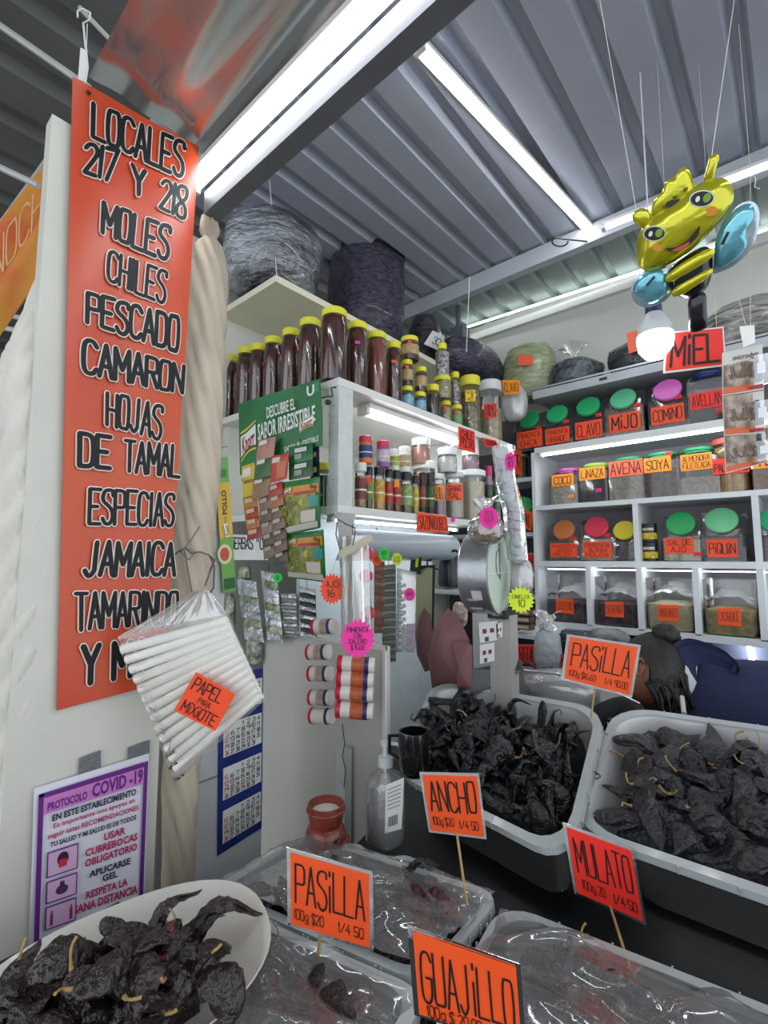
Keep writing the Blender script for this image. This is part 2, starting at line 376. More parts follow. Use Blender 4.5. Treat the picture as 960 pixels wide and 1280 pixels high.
# ---- left shelving unit ----
t = thing('shelving_unit', 'white open shelving along the left side, holding the honey jars and spices', 'shelf', (-1.5, 1.7, 0))
MB().bx(-1.93, -1.15, 1.09, 2.42, 2.135, 2.162).build('shelf_board', WHITE, t)
MB().bx(-1.93, -1.15, 1.09, 2.06, 1.700, 1.726).build('shelf_board', WHITE, t)
MB().bx(-1.93, -1.505, 1.08, 2.60, 2.640, 2.668).build('shelf_board', mat('cream_board', 'DDD9C2', .55, var=.05), t)
MB().bx(-1.200, -1.152, 1.092, 1.16, 1.726, 2.135).build('post', mat('post_paint', 'CED4D2', .5, bump=.1, var=.12, vscale=20), t)
MB().bx(-1.93, -1.90, 1.12, 2.42, 1.726, 2.135).build('back_panel', WHITE2, t)
MB().bx(-1.93, -1.17, 2.03, 2.055, 1.726, 2.135).build('divider', WHITE, t)
MB().bx(-1.42, -1.40, 1.14, 1.98, .75, 1.70).build('back_panel', mat('lower_back', 'C8D2D6', .5), t)
mb = MB()
for k in range(12):
    mb.blob((-1.176-.02*(k % 2), 1.0915, 1.75+k*.032), (.002, .0015, .002), 6, 4)
mb.build('screw_holes', mat('screw_dark', '3A3A38', .6), t)
strip_light('under_shelf_light', 'bright light fixed under the honey shelf, above the spices', (-1.225, 1.30, 2.105), (-1.225, 1.93, 2.105), .04, house=True)
strip_light('under_shelf_light', 'bright thin tube under the lower spice shelf', (-1.25, 1.16, 1.685), (-1.25, 1.95, 1.685), .02, house=True)
# light cord for the upper shelf
tag(MB().tube([(-1.52, 1.095, 2.668), at(337, 225, Y=1.10)], .0016, 5).build('thin_twine', STRING, loc=(-1.52, 1.095, 2.668)), 'thin white cord from the roof to the corner of the upper shelf', 'cord')
# fluorescent fixture with grey cover under the lower shelf
t = thing('plastic_cover', 'translucent grey plastic cover hung under the spice shelf', 'cover', (-1.2, 1.5, 1.56))
pr = []
for k in range(9):
    a = -1.9+k/8*3.0; pr.append((-1.245+.085*math.cos(a), 1.60+.06*math.sin(a)))
MB().loft([[V((x, 1.20, z)) for x, z in pr], [V((x, 1.86, z)) for x, z in pr]], close=False, cap0=False, cap1=False).build('cover', mat('grey_cover', 'A9B4BC', .25, var=.08, coat=.3), t, smooth=60)
MB().prism([V((x, 1.20, z)) for x, z in pr], (0, .004, 0)).build('end_plate', mat('cover_end', 'C3CACE', .4), t)
MB().blob(at(471, 661, Y=1.195), (.004, .003, .004), 8, 5).build('screw', STEEL, t)
# ---- rear wall unit: shelves and cubbies ----
REARB = mat('rear_unit_white', 'D5D9DC', .45, var=.05)
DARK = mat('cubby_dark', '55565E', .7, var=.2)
YF, YB = 2.55, 2.90; XL, XR = -1.10, 1.3
t = thing('wall_shelving', 'white rear wall shelving with cubbies full of labelled jars', 'shelf', (0, 2.7, 0))
for z, th in ((2.468, .045), (2.150, .028), (1.826, .024), (1.520, .030), (1.205, .030)):
    MB().bx(XL, XR, YF, YB, z-th/2, z+th/2).build('shelf_board', REARB if z < 2.4 else mat('lip_grey', 'B4B8BC', .4, .3), t)
MB().bx(XL, XR, YF+.008, YF+.014, 2.50, 2.51).build('rail', STEEL, t)
MB().bx(XL, XR, YB-.012, YB, 1.22, 2.46).build('back_panel', mat('cubby_back', 'AFA9B2', .7, var=.06), t)
MB().bx(XL-.02, XL, YF, YB, 1.19, 2.14).build('side_panel', REARB, t)
for px, z0, z1, y in ((795, 1.535, 1.815, 625), (946, 1.535, 1.815, 625)):
    x = at(px, 660, Y=YF).x; MB().bx(x-.012, x+.012, YF, YB, z0, z1).build('divider', REARB, t)
bins_x = [at(q, 745, Y=YF).x for q in (740, 803, 873, 953)]
for x in bins_x: MB().bx(x-.012, x+.012, YF-.05, YB, 1.215, 1.508).build('divider', REARB, t)
MB().bx(XL, XR, YF-.05, YF, 1.19, 1.22).build('lower_lip', REARB, t)
x = at(790, 500, Y=YF-.012).x
MB().bx(at(750, 500, Y=YF-.004).x, at(760, 500, Y=YF-.004).x, YF-.003, YF+.0, 2.463, 2.477).build('switch', mat('switch_dark', '22242A', .4), t)
strip_light('strip_light', 'dotted bright strip light under the second rear shelf', (-1.04, YF-.03, 2.112), (1.25, YF-.03, 2.112), .026, power=emis('led_row', (.93, .98, 1), 7))
strip_light('strip_light', 'thin strip light inside the bottom row of rear bins', (-1.05, YF+.02, 1.492), (1.25, YF+.02, 1.492), .012, power=emis('led_bins', (.93, .98, 1), 7), house=False)
# side alcove between the two units
t = thing('corner_shelving', 'narrow white corner shelves between the hanging scale and the rear unit', 'shelf', (-1.3, 2.75, 0))
for px, py in ((650, 600), (656, 668), (656, 746)):
    z = at(px, py, Y=2.60).z; MB().bx(-1.90, -1.125, 2.60, 2.90, z-.012, z+.012).build('shelf_board', REARB, t)
MB().bx(-1.90, -1.125, 2.885, 2.9, 1.0, 2.46).build('back_panel', DARK, t)
struct('trim_7', MB().bx(-1.165, -1.075, 1.96, 2.0, .3, 1.62), WHITE)        # white upright by the scale
# black space under the cubbies
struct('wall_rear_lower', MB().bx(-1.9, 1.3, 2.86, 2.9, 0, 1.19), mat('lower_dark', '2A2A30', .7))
struct('trim_8', MB().bx(-.395, -.355, 2.56, 2.60, .6, 1.19).bx(-.36, 1.3, 2.84, 2.86, .7, 1.19), mat('glass_case', '6E7690', .2, var=.1))
strip_light('case_lamp', 'oval white lamp glow behind the navy hoodie', at(935, 800, Y=2.80), at(941, 830, Y=2.80), .05, house=False, power=emis('case_glow', (.95, .97, 1), 6))
# counters
BLK = mat('black_oilcloth', '16191A', .45, var=.2, vscale=6, bump=.08, bscale=30)
t = thing('counter', 'black cloth covered stepped counter carrying the tubs of chilies', 'counter', (-.4, .8, 0))
MB().bx(-1.05, .7, .10, .93, 0, .70).build('lower_step', BLK, t)
MB().add([(-.95, .93, 0), (.7, .93, 0), (.7, .93, .775), (-.95, .93, .775), (-.95, 1.55, 0), (.7, 1.55, 0), (.7, 1.55, .945), (-.95, 1.55, .945)],
         [(0, 1, 2, 3), (5, 4, 7, 6), (3, 2, 6, 7), (1, 5, 6, 2), (4, 0, 3, 7), (0, 4, 5, 1)]).build('upper_step', BLK, t, smooth=0)
# white panel closing the counter end
t = thing('board_panel', 'tall off-white board standing behind the pepper shakers', 'panel', (-1.27, 1.12, 0))
P = [at(330, 790, Y=1.12), at(483, 803, Y=1.12), at(478, 1040, Y=1.12), at(322, 1075, Y=1.12)]
x0, x1, zt = -1.587, -.962, 1.285
MB().bx(x0, x1, 1.12, 1.135, 0, zt).build('board', mat('board_white', 'C4C2BA', .5, var=.06, vscale=3), t)
MB().bx(x1-.012, x1, 1.112, 1.12, .3, zt).bx(x0, x1, 1.114, 1.12, zt-.012, zt).build('edge_trim', WHITE, t)
t = thing('metal_leg', 'white metal leg with wires in front of the off-white board', 'leg', (-1.05, 1.09, .3))
x = at(430, 960, Y=1.09).x
MB().bx(x-.02, x+.018, 1.075, 1.105, 0, at(430, 935, Y=1.09).z).build('post', mat('leg_paint', 'C9CECC', .45, bump=.2, bscale=30), t)
MB().tube([at(q, r, Y=1.06) for q, r in ((428, 905), (431, 930), (428, 945), (432, 962), (430, 985))], .0016, 5).build('wire', mat('dark_wire', '4A4440', .5, .5), t)
# ---- red banner ----
BA = [at(90, 97, X=-1.15), at(247, 185, X=-1.15), at(205, 852, X=-1.15), at(70, 888, X=-1.15)]
RED = mat('banner_vinyl', 'C44C20', .33, var=.05, vscale=3, bump=.05, bscale=7, col2='BE4026')
t = thing('banner', 'tall orange-red vinyl banner listing the chilies and spices for sale', 'banner', (-1.15, .42, 1.26))
mb = MB(); 
def bsurf(u, v, off=0):
    p = bil(BA, u, v); return p+V((.004+off+.003*math.sin(u*9+v*3)*(1-abs(2*v-1)*.5)+.004*math.exp(-((u-.96)/.05)**2), 0, 0))
for s_ in (0, -.0015): mb.grid(lambda u, v: bsurf(u, v, s_), 14, 40)
mb.build('sheet', RED, t, smooth=80)
def to_uv(px, py):      # photo pixel -> banner u,v
    p = at(px, py, X=-1.15); u = .5; v = .5
    for _ in range(30):
        q = bil(BA, u, v); du = bil(BA, u+.01, v)-q; dv = bil(BA, u, v+.01)-q; e = p-q
        det = du.y*dv.z-du.z*dv.y; a = (e.y*dv.z-e.z*dv.y)/det; b = (du.y*e.z-du.z*e.y)/det; u += a*.01; v += b*.01
    return u, v
rows = [('LOCALES', (113, 130), (112, 174), (230, 180), (227, 226)), ('217', (104, 180), (102, 218), (148, 190), (142, 232)), ('Y', (162, 206), (162, 247), (181, 216), (180, 246)),
        ('218', (200, 225), (196, 262), (234, 236), (230, 278)), ('MOLES', (126, 254), (124, 294), (213, 286), (208, 330)), ('CHILES', (133, 313), (131, 352), (208, 342), (204, 384)),
        ('PESCADO', (106, 366), (105, 405), (223, 398), (221, 443)), ('CAMARON', (101, 424), (100, 468), (229, 458), (227, 494)), ('HOJAS', (131, 490), (130, 532), (203, 508), (199, 552)),
        ('DE', (96, 541), (95, 584), (138, 547), (137, 588)), ('TAMAL', (153, 550), (152, 590), (225, 558), (223, 599)), ('ESPECIAS', (109, 610), (108, 656), (217, 617), (215, 659)),
        ('JAMAICA', (106, 676), (101, 721), (219, 678), (217, 720)), ('TAMARINDO', (91, 740), (91, 789), (222, 738), (219, 778)), ('Y MAS', (100, 806), (99, 856), (205, 795), (203, 838))]
wh, bk = MB(), MB()
for i, (tx, tl, bl, tr, br) in enumerate(rows):
    a, b, c_, d = to_uv(*tl), to_uv(*bl), to_uv(*tr), to_uv(*br)
    Q = [bil(BA, *a, .0085), bil(BA, *c_, .0085), bil(BA, *d, .0085), bil(BA, *b, .0085)]
    h = (Q[3]-Q[0]).length
    wh.add(*(lambda m_: (m_.v, m_.f))(write([(tx, .0, .03, 1, .97)], Q, None, w=.185, off=0, grow=.0025, jit=.035, seed=i, mb_only=True)))
    bk.add(*(lambda m_: (m_.v, m_.f))(write([(tx, .0, .03, 1, .97)], Q, None, w=.185, off=.0018, grow=.0, jit=.035, seed=i, mb_only=True)))
lt = wh.build('lettering', mat('banner_white', 'E8DDD0', .4, var=0), t, smooth=0); lt['label'] = 'white outlines of the banner words'
lt = bk.build('lettering', mat('banner_black', '121317', .5, var=0, spec=.3), t, smooth=0); lt['label'] = 'black banner words'
for px, py in ((111, 116), (232, 186)):
    p = at(px, py, X=-1.142); MB().lathe([(.0045, 0), (.0045, .002), (.002, .002)], p, 12, rotm(0, PI/2, 0)).build('grommet', mat('grommet', '4A4038', .4, .7), t)
# ---- covid notice (paper sheet) ----
CV = [at(42, 985, X=-1.14), at(186, 943, X=-1.14), at(181, 1112, X=-1.135), at(35, 1200, X=-1.14)]
CV = [at(42, 985, X=-1.15), at(186, 941, X=-1.15), at(178, 1150, X=-1.15), at(35, 1200, X=-1.15)]
t = thing('notice', 'white and purple health notice taped to the column below the red banner', 'notice', mid(CV[2:]))
mb = MB().grid(lambda u, v: bil(CV, u, v, .003+.004*math.sin(u*4+v*5)*v*v), 10, 14); mb.build('paper', mat('paper_white', 'DCDBE6', .5, var=.03), t, smooth=70)
PUR, MAG, NAVY = C('64227E', .5), C('B01C5C', .5), C('2A2244', .5)
mb = MB()
for q in ((.03, .04, .98, .07), (.03, .04, .07, .93), (.94, .04, .98, .93), (.03, .90, .98, .925)): mb.add(sub(CV, *q, off=.0085), [(0, 1, 2, 3)])
mb.build('border', PUR, t, smooth=0)
MB().add(sub(CV, .07, .07, .94, .17, off=.0085), [(0, 1, 2, 3)]).build('title_band', C('C77BC0', .5), t, smooth=0)
printed([('PROTOCOLO', .10, .105, .42, .155), ('COVID -19', .46, .075, .93, .16)], CV, PUR, t, off=.0092, bold=.035)
printed([('EN ESTE ESTABLECIMIENTO', .14, .185, .87, .225), ('TU SALUD Y MI SALUD ES DE TODOS', .13, .345, .88, .375)], CV, NAVY, t, off=.0092, bold=.035)
printed([('Es importante nos apoyes en', .15, .24, .86, .275), ('seguir estas RECOMENDACIONES', .11, .29, .90, .33)], CV, MAG, t, off=.0092, bold=.022)
printed([('USAR', .58, .395, .78, .44), ('CUBREBOCAS', .42, .455, .90, .50), ('OBLIGATORIO', .42, .515, .90, .56), ('RESPETA LA', .44, .705, .82, .75), ('SANA DISTANCIA', .34, .765, .92, .815)], CV, MAG, t, off=.0092, bold=.035)
printed([('APLICARSE', .46, .59, .84, .63), ('GEL', .58, .64, .72, .68)], CV, NAVY, t, off=.0092, bold=.035)
for k, (v0, v1) in enumerate(((.40, .55), (.57, .70), (.715, .85))):
    pc = MB().add(sub(CV, .11, v0, .36, v1, off=.0088), [(0, 1, 2, 3)]).build('picture_frame', PUR, t, smooth=0)
    Q = sub(CV, .12, v0+.008, .35, v1-.008, off=.0093); MB().add(Q, [(0, 1, 2, 3)]).build('picture', C('CFA9CC', .5), pc, smooth=0)
    if k == 0:
        MB().add([bil(Q, .5+.2*math.cos(a), .4+.3*math.sin(a), .0006) for a in [i*PI/8 for i in range(16)]], [tuple(range(16))]).build('picture_figure', C('3A1C2C', .5), pc, smooth=0)
        MB().add(sub(Q, .36, .42, .64, .75, .001), [(0, 1, 2, 3)]).build('picture_mask', C('C22B3E', .5), pc, smooth=0)
    elif k == 1:
        MB().add([bil(Q, .5+.22*math.cos(a), .55+.24*math.sin(a), .0006) for a in [i*PI/8 for i in range(16)]], [tuple(range(16))]).add(sub(Q, .42, .12, .58, .35, .0006), [(0, 1, 2, 3)]).build('picture_figure', C('4A2F5C', .5), pc, smooth=0)
    else:
        for u in (.12, .8): MB().add(sub(Q, u, .35, u+.1, .9, .0006), [(0, 1, 2, 3)]).add(sub(Q, u+.02, .2, u+.08, .33, .0006), [(0, 1, 2, 3)]).build('picture_figure', C('8A2F5C', .5), pc, smooth=0)
for px, py in ((113, 950), (174, 937)):
    Q = [at(px-14, py-8+6, X=-1.149), at(px+13, py-12, X=-1.149), at(px+13, py+14, X=-1.149), at(px-14, py+20, X=-1.149)]
    card(Q, .001, mat('grey_tape', '6F7072', .45, bump=.3), 'tape', t)
# ---- twisted curtains ----
CLOTH = mat('white_canvas', 'D6D2C8', .75, var=.12, vscale=6, bump=.15, bscale=40)
def twisted(pts, rad, label, fold=7, tw=9.0, knots=(), m=CLOTH, amp=.17, seed=0):
    pts = [V(p) for p in pts]; n = 90; rings = []; 
    for i in range(n+1):
        s = i/n*(len(pts)-1); k = min(int(s), len(pts)-2); f = s-k; p = pts[k].lerp(pts[k+1], f); r = rad[k]*(1-f)+rad[k+1]*f
        for kn in knots: r *= 1-.45*math.exp(-((i/n-kn)/.012)**2)
        ring = []
        for j in range(42):
            a = 2*PI*j/42; q = noise.noise(V((math.cos(a)*1.5, math.sin(a)*1.5, i*.09+seed)))
            rr = r*(1+amp*(abs(math.sin(fold*.5*(a+tw*i/n)+q*.9))-.5)*1.4+.12*q)
            ring.append(p+V((rr*math.cos(a), rr*math.sin(a), 0)))
        rings.append(ring)
    t = thing('tied_curtain', label, 'curtain', pts[-1], 'rolled canvas curtains')
    MB().loft(rings).build('cloth', m, t, smooth=70); return t, pts
t, pt = twisted([at(60, 330, X=-1.21), at(36, 470, X=-1.22), at(28, 640, X=-1.22), at(22, 800, X=-1.22), at(18, 960, X=-1.22), at(12, 1100, X=-1.22), at(-14, 1190, X=-1.22)],
        [.010, .05, .058, .058, .055, .052, .042], 'white canvas curtain rolled tight at the far left edge', fold=8, tw=14, knots=(.80,))
MB().tube([at(q, r, X=-1.17) for q, r in ((36, 842), (34, 848), (33, 855), (29, 858), (24, 855), (22, 848))]+[at(34, 1025, X=-1.19)]*0, .0022, 6).build('hook', STEEL, t)
MB().tube([at(q, r, X=-1.205) for q, r in ((-4, 1062), (10, 1060), (34, 1054))], .003, 6).build('tie', WIRE, t)
t, pt = twisted([at(262, 272, X=-1.22), at(262, 340, X=-1.22), at(256, 460, X=-1.22), at(249, 600, X=-1.22), at(241, 700, X=-1.22), at(236, 850, X=-1.22), at(226, 980, X=-1.22), at(222, 1120, X=-1.22)],
        [.02, .046, .050, .050, .046, .046, .040, .034], 'beige canvas curtain twisted tight between the red banner and the shelves', fold=8, tw=-13, knots=(.055,), m=mat('beige_canvas', 'C2B5A2', .8, var=.15, vscale=6, bump=.15, bscale=40), seed=5)
MB().tube([at(q, r, X=-1.15) for q, r in ((210, 702), (222, 690), (232, 685), (240, 692), (250, 690), (262, 694), (268, 708), (267, 735), (262, 742))], .0025, 5).build('tie', WIRE, t)
MB().tube([at(q, r, X=-1.148) for q, r in ((250, 658), (238, 676), (226, 690), (236, 700), (245, 690), (230, 684), (240, 740))], .0018, 5).build('tie', WIRE, t)
# ======================= JARS AND GOODS =======================
YEL = mat('yellow_lid', 'D9D22A', .4, var=.05); 
def lidmat(c): return mat('lid_'+c, c, .38, var=.04)
HONEY = mat('dark_honey', '5E1C12', .12, var=.3, vscale=20, coat=.5, col2='32100E')
HONEY2 = mat('amber_honey', '8A4628', .12, var=.3, vscale=20, coat=.5)
def jar(name, label, cat, base, r, h, lid, fill, group, lidh=.14, neck=.86, level=.86, lab=None, n=20, body=None, parts=True, sq=0, R=None):
    """round jar: clear shell, contents, lid, optional printed band (z0, z1, colour, lettering)"""
    t = thing(name, label, cat, base, group); z1 = h*(1-lidh)
    pr = [(r*.86, 0), (r*.98, h*.02), (r, h*.06), (r, z1*.80), (r*.97, z1*.88), (r*neck, z1*.95), (r*neck, z1)]
    prof = [(x, z) for x, z in pr]
    b = V(base)
    if body is not None: MB().lathe(prof, b, n, R, sq).build('body', body, t)
    else:
        MB().lathe(prof, b, n, R, sq).build('glass', CLEAR, t)
        MB().lathe([(r*.84, .002), (r*.95, h*.03), (r*.95, z1*min(level, .80))]+([(r*.93, z1*.86), (r*neck*.92, z1*level), (r*.2, z1*level+.0005)] if level > .88 else [(r*.94, z1*level-.001), (r*.2, z1*level)]), b, n, R, sq).build('contents', fill, t)
    MB().lathe([(r*neck*1.06, z1-.003), (r*neck*1.10, z1), (r*neck*1.10, h*.985), (r*neck*.98, h)], b, n, R).build('lid', lid, t)
    return t
def band(t, c, r, z0, z1, col, a0=-2.6, a1=1.2, th=.0008, name='label', n=14, m=None):
    mb = MB(); rings = []
    for rr in (r+th, r+th*.2):
        for z in (z0, z1): rings.append([V((c[0]+rr*math.cos(a0+(a1-a0)*k/n), c[1]+rr*math.sin(a0+(a1-a0)*k/n), c[2]+z)) for k in range(n+1)])
    mb.loft([rings[0], rings[1]], close=False, cap0=False, cap1=False); return mb.build(name, m or mat('print_'+col, col, .45, var=.45, vscale=70), t, smooth=60)
def face_card(c, r, z, w, h, colr, lines, t, lw=.13, yaw=None, name='label', seed=1, tilt=0):
    """small flat label on the camera-facing side of a round thing"""
    d = V((CAMP.x-c[0], CAMP.y-c[1], 0)).normalized() if yaw is None else V((math.sin(yaw), -math.cos(yaw), 0))
    s = V((-d.y, d.x, 0)); o = V(c)+d*(r+.0022)+V((0, 0, z)); u = V((0, 0, 1))
    s, u = s*math.cos(tilt)+u*math.sin(tilt), u*math.cos(tilt)-s*math.sin(tilt)
    return label_on([o-s*w/2+u*h/2, o+s*w/2+u*h/2, o+s*w/2-u*h/2, o-s*w/2-u*h/2], colr, lines, t, w=lw, name=name, seed=seed)
SH = 2.1625   # top of honey shelf
# honey jars: short side of the shelf (leftmost first), then the long side
def px_jar(px, ytop, wpx, X=None, Y=None, zb=SH):
    p = at(px, ytop, X=X, Y=Y); D = depth(p); return V((p.x, p.y, zb)), wpx/2*D/FPX*.98, p.z-zb
short = [(287, 442, 27, 'at the far left end, beside the curtain', HONEY, None), (309, 432, 25, 'second from the left end', HONEY, 'o'), (324, 428, 23, 'third from the left end of the shelf', HONEY, 'o'),
         (342, 419, 24, 'fourth from the left end', HONEY, 'o'), (364, 409, 24, 'fifth from the left end', HONEY, 'o'), (388, 397, 29, 'just left of the corner jar', HONEY, 'o')]
for k, (px, yt, w, lb, m, tg) in enumerate(short):
    b, r, h = px_jar(px, yt+4, w, Y=1.16); b.y = 1.16
    t = jar('honey_jar', 'tall dark honey jar '+lb, 'jar', b, r, h, YEL, m, 'honey jars on the white shelf', lidh=.09, level=.975, neck=.84)
    if tg: face_card(b, r, h*.62, .02, .014, 'orange', [], t, name='price_tag', yaw=-.5+.0*k)
for px, yt, w, lb, m, tg in [(418, 385, 35, 'standing on the shelf corner, tallest in view', HONEY, None), (447, 401, 27, 'just right of the corner jar, pink mark', HONEY, 'pink'), (471, 413, 26, 'lighter brown, second right of the corner', HONEY2, None), (492, 425, 19, 'third right of the corner, orange tag', HONEY, 'orange')]:
    b, r, h = px_jar(px, yt+4, w, X=-1.215)
    t = jar('honey_jar', 'tall honey jar with yellow lid '+lb, 'jar', b, r, h, YEL, m, 'honey jars on the white shelf', lidh=.09, level=.975, neck=.84)
    if tg: face_card(b, r, h*.66, .018, .012, tg, [], t, name='price_tag')
# smaller jars further along
HERB = mat('dry_herb', '9A9068', .9, bump=.8, bscale=90, var=.5, vscale=60, col2='5A5236')
HERB2 = mat('pale_herb', 'B5AE88', .9, bump=.8, bscale=90, var=.4, vscale=60)
SEED = mat('dark_seed', '35343C', .7, bump=.6, bscale=120, var=.5, vscale=80, col2='D8D6D0')
JAM = mat('dark_preserve', '3B1518', .3, var=.3)
def stackjar(px, yt, yb, w, label, fill, lid=YEL, lab=None, X=-1.215, zb=SH, zbase=None, tagc=None, **k):
    p = at(px, (yt+yb)/2, X=X); D = depth(p); r = w/2*D/FPX; top = at(px, yt+2, X=X).z
    z0 = zb if zbase is None else zbase; b = V((p.x, p.y, z0)); h = top-z0
    t = jar('jar', label, 'jar', b, r, h, lid, fill, 'jars on the white shelf', lidh=.16, **k)
    if lab: band(t, b, r, h*.22, h*.62, lab)
    if tagc: face_card(b, r, h*.68, .014, .014, tagc, [], t, name='price_tag')
    return b, r, h, top
b1 = stackjar(509, 482, 510, 15, 'small jar with blue label under the left stack of beige-labelled jars', C('234A78', .4), lab='7FB2C4')
b2 = stackjar(525, 489, 516, 15, 'small jar with blue label under the right stack', C('234A78', .4), lab='7FB2C4')
b3 = stackjar(509, 449, 482, 14, 'small dark honey jar with beige label, middle of the left stack', HONEY, lab='B39A6A', zbase=b1[3], tagc='hotred')
b4 = stackjar(526, 458, 489, 15, 'small dark honey jar with beige label on top of the right stack', HONEY, lab='B39A6A', zbase=b2[3])
stackjar(512, 421, 452, 23, 'wide honey jar with beige label, topmost of the left stack', HONEY, lab='B39A6A', zbase=b3[3], tagc='red')
stackjar(541, 480, 522, 17, 'dark brown preserve jar with yellow lid between the blue labels and the herb jars', JAM)
b5 = stackjar(557, 500, 527, 14, 'small jar of pale herbs with yellow lid at the bottom of its stack', HERB2, tagc='hotred')
b6 = stackjar(553, 470, 500, 22, 'jar of pale herbs with wide yellow lid, middle of its stack', HERB2, zbase=b5[3])
stackjar(553, 428, 470, 17, 'bottle of black and white seeds on top of the pale herb jars', SEED, zbase=b6[3], neck=.6)
b7 = stackjar(571, 505, 534, 14, 'small jar with green label and yellow lid', HERB2, lab='6FA06A', tagc='hotred')
stackjar(569, 464, 505, 11, 'slim bottle of dark seeds on the small green-labelled jar', SEED, zbase=b7[3])
b, r, h, _ = stackjar(588, 470, 540, 25, 'large jar of brown herb with yellow lid and yellow price card', HERB, neck=.9)
face_card(b, r, h*.62, .046, .058, 'yellow', [('9/26', .1, .08, .85, .35), ('28', .5, .42, .85, .62), ('MES', .2, .7, .8, .93)], t := [o for o in COL.objects if o.get('label', '').startswith('large jar of brown herb')][0], lw=.12)
b, r, h, _ = stackjar(613, 476, 552, 29, 'large clear jar with white lid and red card of black lettering', mat('chamomile', 'B8A88A', .9, bump=.8, bscale=80, var=.4, vscale=50), lid=lidmat('C9CCCC'), neck=.88, level=.62)
face_card(b, r, h*.47, .062, .078, 'red', [('HINO', .08, .12, .92, .46), ('BIEN', .08, .54, .92, .9)], [o for o in COL.objects if o.get('label', '').startswith('large clear jar with white')][0], lw=.14)
# red cards hanging on the shelf lip
XL_ = -1.142
def px_card(corners, X=None, Y=None, D=None): return [at(px, py, X=X, Y=Y, D=D) for px, py in corners]
sign(px_card([(574, 534), (593, 540), (594, 565), (574, 560)], X=XL_), 'red', [('CHILE', .1, .1, .9, .45), ('POLVO', .08, .52, .92, .88)], 'red card hanging from the honey shelf lip, above the bright light', w=.14, pad=.04)
sign(px_card([(603, 547), (620, 551), (624, 561), (608, 558)], X=XL_), 'red', [('AZAFRAN', .1, .2, .9, .8)], 'small red card at the end of the honey shelf lip', w=.16, pad=.04)
sign(px_card([(523, 640), (558, 645), (561, 666), (522, 664)], X=XL_), 'hotred', [('SAZONADORES', .03, .15, .97, .85)], 'orange card under the spice shelf lip', w=.12, pad=.03)
sign(px_card([(625, 553), (634, 557), (632, 568), (624, 564)], X=XL_), 'white', [('1', .3, .2, .7, .8)], 'tiny white card at the very end of the shelf lip', w=.14, pad=.03)
# ---- spice shelf ----
ZS = 1.727
def spice(px, yt, yb, w, lidc, bodym, label, lab=None, zbase=None, tagc=None, lidh=.17, X=-1.19, tagt=[], **k):
    p = at(px, (yt+yb)/2, X=X); D = depth(p); r = w/2*D/FPX*.97; z0 = ZS if zbase is None else zbase; h = at(px, yt+1, X=X).z-z0
    b = V((p.x, p.y, z0)); t = jar('spice_jar', label, 'jar', b, r, h, lidmat(lidc), bodym, 'spice jars on the lower shelf', lidh=lidh, neck=k.pop('neck', .92), **k)
    if lab:
        q = band(t, b, r, h*.2, h*.66, lab)
        q2 = band(t, b, r+.0006, h*.38, h*.42, 'E8E0C8', name='label_stripe')
    if tagc: face_card(b, r, h*(.55 if tagt else .68), r*(1.7 if tagt else 1.2), h*(.34 if tagt else .16), tagc, tagt, t, lw=.12, name='price_tag')
    return z0+h
GR, BR_, TAN, OCH = mat('oregano', '6E6A3C', .9, bump=.6, bscale=90, var=.4, vscale=60), mat('ground_chili', '7A3222', .9, bump=.4, var=.3), mat('mixed_spice', 'B08A52', .9, bump=.6, bscale=90, var=.4, vscale=60), mat('mustard_powder', 'C9A24A', .9, bump=.3)
zt = []
zt.append(spice(451, 578, 630, 15, 'D8D8D2', TAN, 'spice jar with white lid and picture label nearest the shelf post', lab='7A3A30'))
zt.append(spice(461, 583, 632, 10, '1C1C20', GR, 'slim green-labelled spice jar with red tag beside the white-lidded jar', lab='6C9440', tagc='hotred'))
zt.append(spice(474, 583, 634, 14, '1C1C20', OCH, 'black-capped spice jar with yellow label', lab='D2A93C'))
zt.append(spice(486, 586, 636, 10, '1C1C20', BR_, 'slim black-capped jar with red and yellow label', lab='C0402C'))
zt.append(spice(496, 588, 638, 11, '1C1C20', BR_, 'black-capped jar with red label and orange price tag low down', lab='B83A30', tagc='amber'))
zt.append(spice(508, 590, 640, 15, '1C1C20', GR, 'wide black-capped jar with pale green label', lab='8FAE62'))
zt.append(spice(519, 594, 641, 9, '1C1C20', OCH, 'slim yellow spice jar right of the green label', lab='C9C046'))
zt.append(spice(528, 590, 641, 9, '1C1C20', GR, 'black seasoning bottle with red and yellow print, left one of two', body=C('16161A', .35), lab='8A3A20'))
zt.append(spice(538, 590, 643, 11, '1C1C20', GR, 'black seasoning bottle with orange tag on top, right one of two', body=C('16161A', .35), lab='3A5A30'))
spice(549, 592, 645, 14, 'C8CCD0', mat('mauve_salt', 'A08A90', .9), 'clear jar of mauve salt with an orange tag', tagc='amber', tagt=[('CHILE', .1, .1, .9, .45), ('100', .1, .55, .9, .9)], lidh=.1)
spice(568, 590, 648, 24, 'CDD2D4', mat('coarse_salt', 'B7B3A4', .9, bump=.6), 'wide clear jar of coarse salt with orange-red tag', tagc='hotred', tagt=[('GRANO', .1, .1, .9, .45), ('SAL', .1, .55, .9, .9)], lidh=.1)
zc = spice(590, 588, 652, 33, 'E2E4E4', mat('curry', 'C2BCA0', .9), 'big white-lidded tub marked CURI in red letters', lidh=.11, neck=.98)
tt = [o for o in COL.objects if o.get('label', '').startswith('big white-lidded tub')][0]
p = at(590, 620, X=-1.19); face_card(V((p.x, p.y, ZS)), .042, .09, .06, .05, 'white', [], tt, name='paper_slip')
d = V((CAMP.x-p.x, CAMP.y-p.y, 0)).normalized(); s = V((-d.y, d.x, 0)); o = V((p.x, p.y, ZS+.092))+d*.0465; u = V((0, 0, 1))
